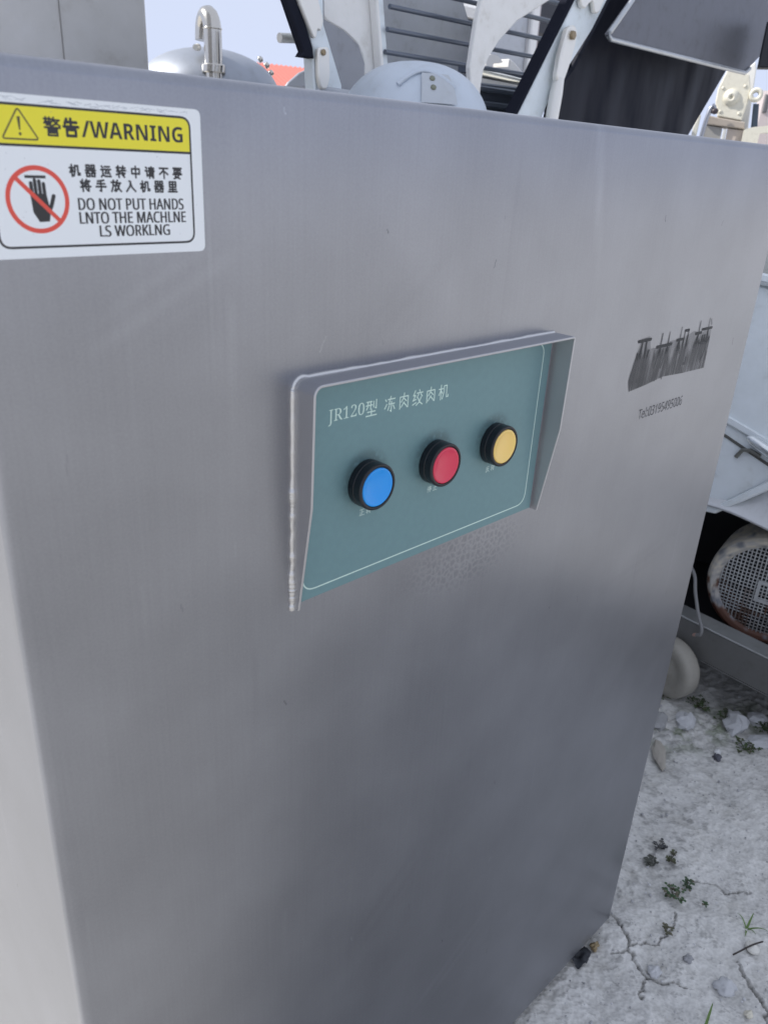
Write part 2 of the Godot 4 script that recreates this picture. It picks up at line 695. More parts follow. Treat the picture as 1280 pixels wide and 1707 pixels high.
	me.add_surface_from_arrays(Mesh.PRIMITIVE_TRIANGLES, arr)
	var m := mat(Color.WHITE, 0.95)
	m.vertex_color_use_as_albedo = true
	m.metallic_specular = 0.25
	m.albedo_texture = dirt_tex
	m.uv1_triplanar = true
	m.uv1_world_triplanar = true
	m.uv1_scale = Vector3(2.3, 2.3, 2.3)
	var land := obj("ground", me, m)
	land.set_meta("kind", "structure")

# ---------------------------------------------------------------- the grinder with the control panel
const PX0 := 0.1006
const PX1 := 0.8415
const PY0 := 0.022
const PY1 := 1.0462

# plan outline points with outward normals and the length run along it
func body_mesh() -> ArrayMesh:
	var deep := 1.0  # unseen depth lengthened so the body shades the cart rail and wheel
	var plan := []   # [point (x, z), normal]
	var corner := func(c: Vector2, r: float, from: float) -> void:
		for k in 9:
			var a := from + PI * 0.5 * k / 8.0
			var n := Vector2(cos(a), sin(a))
			plan.append([c + n * r, n])
	# run: back left, front left, front right, back right (z forward)
	corner.call(Vector2(PX0 + 0.006, -deep + 0.006), 0.006, PI * 1.5 - PI)   # placeholder turned below
	plan.clear()
	var rl := 0.0055
	var rr := 0.003
	for k in 5:
		var a := PI * 1.5 - PI * 0.5 * k / 4.0     # back left: from -z to -x
		plan.append([Vector2(PX0 + 0.005, -deep + 0.005) + Vector2(cos(a), sin(a)) * 0.005, Vector2(cos(a), sin(a))])
	for k in 13:
		var a := PI - PI * 0.5 * k / 12.0          # front left: from -x to +z
		plan.append([Vector2(PX0 + rl, -rl) + Vector2(cos(a), sin(a)) * rl, Vector2(cos(a), sin(a))])
	for k in 60:                                    # along the front, a little oil-canned
		var t := (k + 1.0) / 61.0
		plan.append([Vector2(lerpf(PX0 + rl, PX1 - rr, t), 0), Vector2(0, 1)])
	for k in 7:
		var a := PI * 0.5 - PI * 0.5 * k / 6.0     # front right: from +z to +x
		plan.append([Vector2(PX1 - rr, -rr) + Vector2(cos(a), sin(a)) * rr, Vector2(cos(a), sin(a))])
	for k in 5:
		var a := -PI * 0.5 * k / 4.0
		plan.append([Vector2(PX1 - 0.005, -deep + 0.005) + Vector2(cos(a), sin(a)) * 0.005, Vector2(cos(a), sin(a))])
	var run := [0.0]
	for i in range(1, plan.size()):
		run.append(run[i - 1] + (plan[i][0] as Vector2).distance_to(plan[i - 1][0]))
	var at_front: float = run[5 + 12]
	# rows: bottom bend, straight, top bend
	var rows := []   # [y, inset, normal y]
	for k in 5:
		var a := PI * 0.5 * k / 4.0
		rows.append([PY0 + 0.003 * (1 - sin(a)), 0.003 * (1 - cos(PI * 0.5 - a)), -cos(a)])
	for k in range(1, 60):
		rows.append([lerpf(PY0 + 0.003, PY1 - 0.005, k / 60.0), 0.0, 0.0])
	for k in 9:
		var a := PI * 0.5 * k / 8.0
		rows.append([PY1 - 0.005 + 0.005 * sin(a), 0.005 * (1 - cos(a)), sin(a)])
	rows[0][0] = PY0
	for k in 5:
		var a := PI * 0.5 * k / 4.0
		rows[k] = [PY0 + 0.003 - 0.003 * cos(a), 0.003 * (1 - sin(a)), -cos(a)]
	var V := PackedVector3Array()
	var N := PackedVector3Array()
	var U := PackedVector2Array()
	var I := PackedInt32Array()
	var nc := plan.size()
	for r in rows:
		for i in nc:
			var p: Vector2 = plan[i][0]
			var n: Vector2 = plan[i][1]
			var q := p - n * (r[1] as float)
			var ny: float = r[2]
			V.append(Vector3(q.x, r[0], q.y))
			var flat := sqrt(maxf(0.0, 1.0 - ny * ny))
			N.append(Vector3(n.x * flat, ny, n.y * flat))
			U.append(Vector2((run[i] - at_front) / 0.76 + 0.012 / 0.76, (PY1 - (r[0] as float)) / 1.03))
	for j in rows.size() - 1:
		for i in nc:
			var k := (i + 1) % nc
			if k == 0:
				continue
			var a := j * nc + i
			var b := j * nc + k
			I.append_array(PackedInt32Array([a, a + nc, b + nc, a, b + nc, b]))
	# back wall
	var bk := V.size()
	for r in [0, rows.size() - 1]:
		for i in [0, nc - 1]:
			V.append(V[r * nc + i])
			N.append(Vector3(0, 0, -1))
			U.append(U[r * nc + i])
	I.append_array(PackedInt32Array([bk, bk + 1, bk + 3, bk, bk + 3, bk + 2]))
	var arr := []
	arr.resize(Mesh.ARRAY_MAX)
	arr[Mesh.ARRAY_VERTEX] = V
	arr[Mesh.ARRAY_NORMAL] = N
	arr[Mesh.ARRAY_TEX_UV] = U
	arr[Mesh.ARRAY_INDEX] = I
	var raw := ArrayMesh.new()
	raw.add_surface_from_arrays(Mesh.PRIMITIVE_TRIANGLES, arr)
	var st := SurfaceTool.new()
	st.create_from(raw, 0)
	st.generate_tangents()
	return st.commit()

func panel_textures() -> Array:
	# satin sheet: long vertical grain, clouds of handling marks, a few water spots; 0.76 m by 1.03 m
	var w := 1024
	var h := 1408
	var grain := FastNoiseLite.new()
	grain.seed = 21
	grain.frequency = 0.35
	grain.fractal_octaves = 3
	var g := grain.get_image(w, 24, false, false, false)
	g.resize(w, h, Image.INTERPOLATE_CUBIC)
	var grain2 := FastNoiseLite.new()
	grain2.seed = 22
	grain2.frequency = 0.08
	var g2 := grain2.get_image(w, 10, false, false, false)
	g2.resize(w, h, Image.INTERPOLATE_CUBIC)
	var cloud := FastNoiseLite.new()
	cloud.seed = 23
	cloud.frequency = 0.006
	cloud.fractal_octaves = 5
	var c := cloud.get_image(w, h, false, false, false)
	var pores := FastNoiseLite.new()
	pores.seed = 24
	pores.frequency = 0.5
	var f := pores.get_image(w, h, false, false, false)
	for im in [g, g2, c, f]:
		im.convert(Image.FORMAT_L8)
	var G := g.get_data()
	var G2 := g2.get_data()
	var K := c.get_data()
	var F := f.get_data()
	var A := PackedByteArray()
	var R := PackedByteArray()
	var H := PackedByteArray()
	A.resize(w * h * 3)
	R.resize(w * h)
	H.resize(w * h)
	var spots := FastNoiseLite.new()
	spots.seed = 25
	spots.noise_type = FastNoiseLite.TYPE_CELLULAR
	spots.cellular_jitter = 0.8
	spots.cellular_return_type = FastNoiseLite.RETURN_DISTANCE2_SUB
	spots.frequency = 1.0 / 5.6
	var sx := 760.0 / w     # millimetres per pixel
	var sy := 1030.0 / h
	for y in h:
		var wy := 1046.2 - y * sy
		for x in w:
			var wx := 100.6 + x * sx
			var i := y * w + x
			var a := 0.5
			var gr := (G[i] - 128.0) / 128.0
			var gb := (G2[i] - 128.0) / 128.0
			var cl := (K[i] - 128.0) / 128.0
			var fp := (F[i] - 128.0) / 128.0
			var t := 1.0 + gr * 0.016 + gb * 0.004 + cl * 0.05 + fp * 0.035
			var ro := 0.34 + cl * 0.012 + gr * 0.012 + gb * 0.005
			# rings of dried drops below the little plate
			if wy < 774.0 and wy > 700.0 and wx > 330.0 and wx < 500.0:
				var d := Vector2((wx - 420.0) / 75.0, (wy - 758.0) / 32.0).length()
				var k := smoothstep(1.1, 0.35, d)
				if k > 0.0:
					var s := spots.get_noise_2d(wx * 1.05, wy) + 1.0
					var inside := smoothstep(0.1, 0.45, s)
					t *= 1.0 - k * (0.10 * inside - 0.04)
					ro += k * 0.03 * inside
			# pale streak where something ran down from the rim
			if wy > 930.0 and wx > 500.0 and wx < 550.0:
				var cx := 516.0 + (1042.0 - wy) * 0.25
				var k := smoothstep(9.0, 0.0, absf(wx - cx)) * smoothstep(930.0, 1000.0, wy) * (0.6 + 0.4 * gb)
				t *= 1.0 + 0.07 * k
			# heat tint and grime beside the weld
			if wx > 236.0 and wx < 256.0 and wy > 765.0 and wy < 920.0:
				t *= 1.0 - 0.07 * smoothstep(9.0, 0.0, absf(wx - 250.0)) * (0.6 + 0.6 * cl) * smoothstep(765.0, 790.0, wy) * smoothstep(920.0, 905.0, wy)
			t = clampf(t, 0.3, 1.2)
			A[i * 3] = int(clampf(t * 205.0, 0, 255))
			A[i * 3 + 1] = int(clampf(t * 205.0, 0, 255))
			A[i * 3 + 2] = int(clampf(t * 207.0, 0, 255))
			R[i] = int(clampf(ro * 255.0, 0, 255))
			H[i] = int(clampf(128.0 + gr * 60.0 + fp * 20.0, 0, 255))
	var out := []
	var ia := Image.create_from_data(w, h, false, Image.FORMAT_RGB8, A)
	# nicks and little scratches
	var rng := RandomNumberGenerator.new()
	rng.seed = 77
	for k in 46:
		var p := Vector2(rng.randf() * w, rng.randf() * h)
		var l := rng.randf_range(2, 14)
		var a := rng.randf_range(-0.5, 0.5) + PI * 0.5
		var dark := rng.randf_range(0.72, 1.12)
		for q in int(l):
			var s := p + Vector2(cos(a), sin(a)) * q
			if s.x > 1 and s.y > 1 and s.x < w - 1 and s.y < h - 1:
				ia.set_pixel(int(s.x), int(s.y), ia.get_pixel(int(s.x), int(s.y)) * dark)
	for k in 26:
		# dried runs, some pale and some dull, fading downwards
		var x0 := rng.randf() * w
		var y0 := rng.randf() * h * 0.75
		var l := rng.randf_range(60, 330)
		var wide := rng.randf_range(1.5, 5.0)
		var f2 := rng.randf_range(-0.035, 0.04)
		for y in range(int(y0), mini(h, int(y0 + l))):
			var t := (y - y0) / l
			var cx := x0 + 2.0 * sin(y * 0.013 + k)
			for x in range(maxi(0, int(cx - wide)), mini(w, int(cx + wide + 1))):
				var d := 1.0 + f2 * (1.0 - t) * minf(1.0, t * 8.0) * (1.0 - absf(x - cx) / (wide + 0.5))
				ia.set_pixel(x, y, ia.get_pixel(x, y) * d)
	for k in 9:
		# wiped smears
		var c0 := Vector2(rng.randf() * w, rng.randf() * h)
		var rr := Vector2(rng.randf_range(40, 110), rng.randf_range(16, 46))
		var turn := rng.randf_range(-0.8, 0.2)
		var f2 := rng.randf_range(-0.05, 0.035)
		for y in range(maxi(0, int(c0.y - rr.x)), mini(h, int(c0.y + rr.x))):
			for x in range(maxi(0, int(c0.x - rr.x)), mini(w, int(c0.x + rr.x))):
				var q := (Vector2(x, y) - c0).rotated(-turn) / rr
				var l := q.length()
				if l < 1.0:
					var band := 0.6 + 0.4 * sin(q.y * 9.0 + k)
					ia.set_pixel(x, y, ia.get_pixel(x, y) * (1.0 + f2 * band * smoothstep(1.0, 0.4, l)))
	for im in [ia, Image.create_from_data(w, h, false, Image.FORMAT_L8, R), Image.create_from_data(w, h, false, Image.FORMAT_L8, H)]:
		out.append(ImageTexture.create_from_image(im))
	return out

func meat_grinder() -> void:
	var t := thing("meat_grinder", "large grey brushed stainless steel grinder cabinet with green control plate and three buttons", "grinder")
	var tex := panel_textures()
	var sheet := mat(lin(0.545, 0.56, 0.605), 1.0, 1.0)
	sheet.albedo_texture = tex[0]
	sheet.roughness_texture = tex[1]
	sheet.heightmap_enabled = true
	sheet.heightmap_texture = tex[2]
	sheet.heightmap_scale = 0.003
	sheet.anisotropy_enabled = true
	sheet.anisotropy = 0.6
	obj("cabinet_body", body_mesh(), sheet, t)
	var lid := steel(lin(0.55, 0.55, 0.56), 0.42, 1.0, 2.0)
	obj("top_sheet", block(PX0 + 0.0062, PY1 - 0.02, -0.9938, PX1 - 0.0062, PY1 - 0.0004, -0.0062, 0.001), lid, t)
	obj("bottom_sheet", block(PX0 + 0.0062, PY0 + 0.0005, -0.9938, PX1 - 0.0062, PY0 + 0.006, -0.0062, 0.001), lid, t)
	var foot := mat(lin(0.03, 0.03, 0.032), 0.7)
	for p in [Vector2(0.17, -0.07), Vector2(0.77, -0.07), Vector2(0.17, -0.92), Vector2(0.77, -0.92)]:
		obj("foot", lathe(PackedVector2Array([Vector2(0, 0), Vector2(0.03, 0), Vector2(0.03, 0.012), Vector2(0.012, 0.016), Vector2(0.012, 0.026), Vector2(0, 0.026)]), Vector3(p.x, -0.003, p.y), Vector3.UP, 16), foot, t)

	# bent hood round the control plate
	var hs := mat(lin(0.54, 0.54, 0.555), 0.52, 1.0)
	hs.normal_enabled = true
	hs.normal_texture = brush_normal
	hs.uv1_triplanar = true
	hs.uv1_scale = Vector3(9, 9, 9)
	hs.normal_scale = 0.08
	obj("control_hood", hood_mesh(), hs, t)
	var hood := t.get_node("control_hood")
	var wm := mat(lin(0.66, 0.655, 0.65), 0.4, 1.0)
	obj("weld_bead", weld_mesh(), wm, hood)

	# printed plate
	var pl := Sheet.new(232.0, 134.5, 7.0, Color8(113, 146, 151))
	var mint := Color8(205, 228, 220)
	var X := func(x: float) -> float: return x - 254.2
	var Y := func(y: float) -> float: return 908.6 - y
	var fr := rounded(PackedVector2Array([Vector2(X.call(259.3), Y.call(905.3)), Vector2(X.call(477.6), Y.call(905.3)), Vector2(X.call(477.6), Y.call(780.2)), Vector2(X.call(259.3), Y.call(780.2))]), 10.0, 8)
	for i in fr.size():
		pl.line(fr[i], fr[(i + 1) % fr.size()], 0.9, mint)
	var sans := font_of("Droid Sans", 700)
	var plain := font_of("Droid Sans", 400)
	var serif := font_of("Droid Serif", 400)
	pl.text("JR120", serif, X.call(276.4), X.call(303.6), Y.call(890.6), Y.call(881.0), mint)
	pl.sign(strokes["型"], X.call(304.6), Y.call(891.3), 9.4, 10.6, 0.78, mint)
	var cx := 319.6
	for c in ["冻", "肉", "绞", "肉", "机"]:
		pl.sign(strokes[c], X.call(cx), Y.call(891.2), 9.6, 10.6, 0.78, mint)
		cx += 11.9
	var faint := Color8(186, 208, 204)
	for l in [[303.0, "正", "转"], [363.6, "停", "止"], [424.6, "反", "转"]]:
		pl.sign(strokes[l[1]], X.call(l[0]), Y.call(822.6), 4.3, 4.6, 0.5, faint)
		pl.sign(strokes[l[2]], X.call(l[0] + 5.6), Y.call(822.6), 4.3, 4.6, 0.5, faint)
	# grime on the plate: dust round the buttons, along the edges
	var gn := FastNoiseLite.new()
	gn.seed = 31
	gn.frequency = 0.02
	gn.fractal_octaves = 5
	var im := pl.im
	for y in im.get_height():
		for x in im.get_width():
			var wx := 254.2 + x / 7.0
			var wy := 908.6 - y / 7.0
			var n := gn.get_noise_2d(x, y)
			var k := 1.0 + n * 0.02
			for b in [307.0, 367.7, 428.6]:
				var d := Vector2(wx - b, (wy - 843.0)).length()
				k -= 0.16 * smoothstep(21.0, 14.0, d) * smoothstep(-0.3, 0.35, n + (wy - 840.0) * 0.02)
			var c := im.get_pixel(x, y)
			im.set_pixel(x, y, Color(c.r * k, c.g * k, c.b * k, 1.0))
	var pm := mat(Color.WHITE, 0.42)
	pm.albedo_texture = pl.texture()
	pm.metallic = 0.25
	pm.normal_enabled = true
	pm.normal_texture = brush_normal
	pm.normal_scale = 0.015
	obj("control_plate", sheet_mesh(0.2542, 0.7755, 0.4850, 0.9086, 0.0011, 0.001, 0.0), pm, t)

	# buttons
	var black := mat(lin(0.006, 0.007, 0.012), 0.33)
	var names := ["blue push button on the left", "red push button in the middle", "yellow push button on the right"]
	var cols := [lin(0.02, 0.33, 0.88), lin(0.74, 0.045, 0.10), lin(0.98, 0.66, 0.20)]
	var bx := [0.3070, 0.3677, 0.4286]
	for i in 3:
		var at := Vector3(bx[i], 0.8405, 0.0011)
		var prof := PackedVector2Array([Vector2(0.0140, 0), Vector2(0.0146, 0.0004), Vector2(0.0146, 0.0044), Vector2(0.0143, 0.0047), Vector2(0.0143, 0.0051), Vector2(0.0146, 0.0054), Vector2(0.0146, 0.0100), Vector2(0.01425, 0.0106), Vector2(0.0134, 0.0108), Vector2(0.0126, 0.0106), Vector2(0.0124, 0.0095), Vector2(0, 0.0095)])
		var b := obj("push_button", lathe(prof, at, Vector3.BACK, 48, null, false), black, t)
		b.set_meta("label", names[i])
		var cap := PackedVector2Array([Vector2(0.0122, 0.0090), Vector2(0.0122, 0.0103), Vector2(0.0119, 0.0108), Vector2(0.0113, 0.0110), Vector2(0.0104, 0.0107), Vector2(0.0085, 0.0102), Vector2(0.005, 0.0098), Vector2(0, 0.0097)])
		var cm := mat(cols[i], 0.26)
		cm.subsurf_scatter_enabled = true
		cm.subsurf_scatter_strength = 0.1
		obj("cap", lathe(cap, at, Vector3.BACK, 48), cm, b)

	# warning label
	var x0 := 109.8
	var y1 := 1033.3
	var wl := Sheet.new(92.6, 56.2, 14.0, Color8(236, 240, 243))
	var L := func(x: float, y: float) -> Vector2: return Vector2(x - x0, y1 - y)
	var ink := Color8(18, 19, 27)
	var yellow := Color8(238, 226, 40)
	var inner := rounded(PackedVector2Array([L.call(114.7, 1029.9), L.call(197.1, 1029.9), L.call(197.1, 981.2), L.call(114.7, 981.2)]), 4.2, 6)
	var band := PackedVector2Array()
	for p in inner:
		band.append(Vector2(p.x, minf(p.y, y1 - 1016.9)))
	wl.fill(band, yellow)
	for i in inner.size():
		wl.line(inner[i], inner[(i + 1) % inner.size()], 0.85, ink)
	wl.line(L.call(114.7, 1016.6), L.call(197.1, 1016.6), 0.9, ink)
	var brown := Color8(74, 68, 30)
	var tri_pts := rounded(PackedVector2Array([L.call(127.0, 1028.9), L.call(133.6, 1018.6), L.call(120.4, 1018.6)]), 1.2, 3)
	for i in tri_pts.size():
		wl.line(tri_pts[i], tri_pts[(i + 1) % tri_pts.size()], 0.55, brown)
	wl.fill(PackedVector2Array([L.call(126.4, 1026.0), L.call(127.6, 1026.0), L.call(127.25, 1021.6), L.call(126.75, 1021.6)]), brown)
	wl.line(L.call(127.0, 1020.4), L.call(127.0, 1020.3), 1.0, brown)
	wl.sign(strokes["警"], 135.8 - x0, y1 - 1026.6, 6.6, 6.4, 0.7, ink)
	wl.sign(strokes["告"], 143.2 - x0, y1 - 1026.6, 6.0, 6.4, 1.05, ink)
	wl.text("/WARNING", sans, 150.2 - x0, 193.6 - x0, y1 - 1026.2, y1 - 1020.4, ink)
	var px := 143.8
	for c in ["机", "器", "运", "转", "中", "请", "不", "要"]:
		wl.sign(strokes[c], px - x0, y1 - 1010.9, 4.3, 4.5, 0.72, ink)
		px += 6.33
	px = 147.6
	for c in ["将", "手", "放", "入", "机", "器", "里"]:
		wl.sign(strokes[c], px - x0, y1 - 1005.6, 4.3, 4.5, 0.72, ink)
		px += 6.33
	wl.text("DO NOT PUT HANDS", plain, 146.0 - x0, 192.2 - x0, y1 - 998.8, y1 - 994.4, ink)
	wl.text("DO NOT PUT HANDS", plain, 146.0 - x0 + 0.11, 192.2 - x0 + 0.11, y1 - 998.8, y1 - 994.4, ink)
	wl.text("DO NOT PUT HANDS", plain, 146.0 - x0 + 0.34, 192.2 - x0 + 0.34, y1 - 998.8, y1 - 994.4, ink)
	wl.text("DO NOT PUT HANDS", plain, 146.0 - x0 + 0.22, 192.2 - x0 + 0.22, y1 - 998.8, y1 - 994.4, ink)
	wl.text("LNTO THE MACHLNE", plain, 146.0 - x0, 193.0 - x0, y1 - 993.7, y1 - 989.3, ink)
	wl.text("LNTO THE MACHLNE", plain, 146.0 - x0 + 0.11, 193.0 - x0 + 0.11, y1 - 993.7, y1 - 989.3, ink)
	wl.text("LNTO THE MACHLNE", plain, 146.0 - x0 + 0.34, 193.0 - x0 + 0.34, y1 - 993.7, y1 - 989.3, ink)
	wl.text("LNTO THE MACHLNE", plain, 146.0 - x0 + 0.22, 193.0 - x0 + 0.22, y1 - 993.7, y1 - 989.3, ink)
	wl.text("LS WORKLNG", plain, 153.8 - x0, 185.0 - x0, y1 - 988.6, y1 - 984.3, ink)
	wl.text("LS WORKLNG", plain, 153.8 - x0 + 0.11, 185.0 - x0 + 0.11, y1 - 988.6, y1 - 984.3, ink)
	wl.text("LS WORKLNG", plain, 153.8 - x0 + 0.34, 185.0 - x0 + 0.34, y1 - 988.6, y1 - 984.3, ink)
	wl.text("LS WORKLNG", plain, 153.8 - x0 + 0.22, 185.0 - x0 + 0.22, y1 - 988.6, y1 - 984.3, ink)
	# the hand under a press bar
	wl.fill(PackedVector2Array([L.call(126.6, 1006.6), L.call(134.4, 1006.6), L.call(134.4, 1005.6), L.call(126.6, 1005.6)]), ink)
	wl.fill(PackedVector2Array([L.call(127.9, 1000.2), L.call(134.0, 1000.2), L.call(134.6, 996.5), L.call(134.9, 993.4), L.call(134.2, 990.4), L.call(130.4, 990.2), L.call(128.4, 993.6)]), ink)
	for fg in [[128.6, 1003.9], [130.1, 1004.9], [131.7, 1004.6], [133.3, 1003.7]]:
		wl.line(L.call(fg[0] + 0.1, 999.8), L.call(fg[0], fg[1]), 1.32, ink)
	wl.path([L.call(134.2, 993.6), L.call(135.6, 996.2), L.call(136.7, 999.4)], 1.5, ink)
	var red := Color8(226, 74, 58)
	var ring := []
	for k in 73:
		ring.append(L.call(130.7 + 11.1 * cos(TAU * k / 72.0), 998.1 + 11.1 * sin(TAU * k / 72.0)))
	wl.path(ring, 1.7, red)
	wl.line(L.call(122.9, 1005.9), L.call(138.5, 990.3), 1.6, red)
	# rubbed film along the upper margin
	var rng := RandomNumberGenerator.new()
	rng.seed = 5
	for k in 60:
		var sx := rng.randf_range(2.0, 86.0)
		wl.line(Vector2(sx, rng.randf_range(0.9, 2.6)), Vector2(sx + rng.randf_range(0.5, 4.0), rng.randf_range(0.9, 2.6)), 0.12, Color8(170, 176, 184))
	for k in 30:
		var q := Vector2(rng.randf_range(1.0, 91.0), rng.randf_range(1.0, 55.0))
		wl.line(q, q + Vector2(rng.randf_range(-0.4, 0.4), 0.2), 0.14, Color8(150, 152, 158))
	var lm := mat(Color.WHITE, 0.4)
	lm.albedo_texture = wl.texture()
	lm.clearcoat_enabled = true
	lm.clearcoat = 0.5
	lm.clearcoat_roughness = 0.18
	obj("warning_label", sheet_mesh(0.1098, 0.9771, 0.2024, 1.0333, 0.0004, 0.0003, 0.0028), lm, t)

	# the old maker's lettering, half ground away, and the number below it
	var lg := Sheet.new(156.0, 90.0, 6.0, Color8(58, 60, 64, 0))
	var ox := 602.0
	var oy := 903.0
	var dark := Color8(48, 50, 54, 255)
	var sn := FastNoiseLite.new()
	sn.seed = 41
	sn.frequency = 0.05
	var sn2 := FastNoiseLite.new()
	sn2.seed = 42
	sn2.frequency = 0.012
	sn2.fractal_octaves = 4
	# smear: down-stroked grey
	var smear := PackedVector2Array([Vector2(617, 892), Vector2(631, 893), Vector2(636, 882), Vector2(652, 881), Vector2(673, 885), Vector2(690, 884), Vector2(712, 889), Vector2(726, 886), Vector2(748, 888), Vector2(750, 850), Vector2(705, 851), Vector2(668, 853), Vector2(640, 850), Vector2(611, 848), Vector2(607, 858)])
	for y in lg.im.get_height():
		for x in lg.im.get_width():
			var p := Vector2(ox + x / 6.0, oy - y / 6.0)
			var a := 0.0
			if p.y > 846.0 and Geometry2D.is_point_in_polygon(p, smear):
				var far := smoothstep(0.0, 16.0, 889.0 - p.y + 9.0 * sn.get_noise_1d(x * 1.1))
				var slant := x + y * 0.10
				a = 0.74 + 0.8 * sn.get_noise_1d(slant * 3.0) + 0.35 * sn.get_noise_1d(slant * 9.0) + 0.5 * sn2.get_noise_2d(x, y * 0.4)
				a += 0.25 * smoothstep(665.0, 615.0, p.x)
				a *= far
				var gap := minf(absf(p.x - 640.0), minf(absf(p.x - 677.0), absf(p.x - 711.0)))
				a *= lerpf(0.35 + 0.65 * smoothstep(0.5, 6.0, gap), 1.0, smoothstep(876.0, 860.0, p.y))
				a = clampf(a, 0.28, 0.95) * 0.84
			if a > 0.0:
				lg.im.set_pixel(x, y, Color(dark.r, dark.g, dark.b, a))
	var letters := [["亚", 611.0, 894.5, 25.0], ["林", 646.0, 894.0, 27.0], ["机", 681.0, 897.0, 26.0], ["械", 716.0, 899.0, 33.0]]
	for l in letters:
		var h := 44.0
		for s in (strokes[l[0]] as String).split(";"):
			var pts := []
			for q in s.split(" "):
				var n := q.split(",")
				pts.append(Vector2(l[1] - ox + float(n[0]) * 0.01 * l[3], oy - l[2] + float(n[1]) * 0.01 * h))
			for e in pts.size() - 1:
				var flat := absf(pts[e].y - pts[e + 1].y) < absf(pts[e].x - pts[e + 1].x) * 0.4
				lg.line(pts[e], pts[e + 1], 2.6 if flat else 2.3, Color(dark.r, dark.g, dark.b, 1.0 if flat else 0.62))
	# what was ground off turns back to bare grey in long strokes
	for y in lg.im.get_height():
		for x in lg.im.get_width():
			var c := lg.im.get_pixel(x, y)
			if c.a > 0.0:
				var k := clampf(0.84 + 0.5 * sn.get_noise_1d((x + y * 0.1) * 5.0), 0.3, 1.0)
				var below := smoothstep(880.0, 872.0, oy - y / 6.0)
				var a := c.a
				# what rises above the cross bars is nearly rubbed out
				var rise := smoothstep(885.0, 897.0, oy - y / 6.0 - 4.0 * sin((ox + x / 6.0) * 0.09)) * smoothstep(640.0, 648.0, ox + x / 6.0)
				a *= 1.0 - 0.45 * rise
				a = lerpf(a, minf(a, 0.72) * k, below)
				lg.im.set_pixel(x, y, Color(dark.r, dark.g, dark.b, a))
	lg.text("Tel:03195495006", plain, 636.5 - ox, 717.5 - ox, oy - 828.3, oy - 818.6, Color(0.3, 0.31, 0.35, 0.5))
	for y in range(int((oy - 831.0) * 6), int((oy - 816.0) * 6)):
		for x in range(int((634.0 - ox) * 6), int((720.0 - ox) * 6)):
			var c := lg.im.get_pixel(x, y)
			if c.a > 0.02:
				var k := clampf(0.85 + 1.1 * sn.get_noise_2d(x * 0.8, y * 1.5), 0.25, 1.0)
				lg.im.set_pixel(x, y, Color(0.24, 0.25, 0.28, minf(0.85, 1.9 * c.a * k)))
	var gm := mat(Color.WHITE, 0.55)
	gm.albedo_texture = lg.texture()
	gm.transparency = BaseMaterial3D.TRANSPARENCY_ALPHA
	gm.metallic = 0.2
	obj("worn_lettering", sheet_mesh(0.602, 0.813, 0.758, 0.903, 0.0003, 0.0, 0.0), gm, t)

func hood_mesh() -> ArrayMesh:
	# one bent strip of 1.5 mm sheet: left flange, roof, right flange, built as an outer and an inner skin
	var st := start()
	var th := 0.0016
	var r := 0.006
	var xl := 0.2525
	var xr := 0.4895
	var yt := 0.9112
	var yb := 0.7738
	var mid := 0.8425
	# centreline going up the left, over the top, down the right; s -> (x, y), outward normal, depth
	var line := []
	for y in [yb, 0.79, 0.81, 0.83, mid, 0.86, 0.88, yt - r]:
		line.append([Vector2(xl, y), Vector2(-1, 0)])
	for k in range(1, 7):
		var a := PI - PI * 0.5 * k / 6.0
		line.append([Vector2(xl + r, yt - r) + Vector2(cos(a), sin(a)) * r, Vector2(cos(a), sin(a))])
	for x in [0.30, 0.36, 0.42, 0.46]:
		line.append([Vector2(x, yt), Vector2(0, 1)])
	var r2 := 0.0025
	for k in 7:
		var a := PI * 0.5 - PI * 0.5 * k / 6.0
		line.append([Vector2(xr - r2, yt - r2) + Vector2(cos(a), sin(a)) * r2, Vector2(cos(a), sin(a))])
	for y in [0.88, 0.86, mid, 0.83, 0.81, 0.79, yb]:
		line.append([Vector2(xr, y), Vector2(1, 0)])
	var prof := []
	for l in line:
		var p: Vector2 = l[0]
		var d := 0.0172
		if p.y < mid:
			d = lerpf(0.0058, 0.0162, (p.y - yb) / (mid - yb))
		elif p.y < 0.9:
			d = lerpf(0.0162, 0.0172, (p.y - mid) / 0.06)
		var o: Vector2 = p
		var i: Vector2 = p - l[1] * th
		prof.append([Vector3(o.x, o.y, -0.001), Vector3(o.x, o.y, d - 0.0004), Vector3(lerpf(o.x, i.x, 0.25), lerpf(o.y, i.y, 0.25), d), Vector3(lerpf(o.x, i.x, 0.75), lerpf(o.y, i.y, 0.75), d), Vector3(i.x, i.y, d - 0.0004), Vector3(i.x, i.y, -0.001)])
	for k in prof.size() - 1:
		for j in 5:
			st.set_smooth_group(j if j != 0 else 0)
			quad(st, prof[k][j], prof[k][j + 1], prof[k + 1][j + 1], prof[k + 1][j])
	st.set_smooth_group(-1)
	for e in [0, prof.size() - 1]:
		var p: Array = prof[e]
		if e == 0:
			quad(st, p[0], p[5], p[4], p[1])
		else:
			quad(st, p[0], p[1], p[4], p[5])
	return done(st)

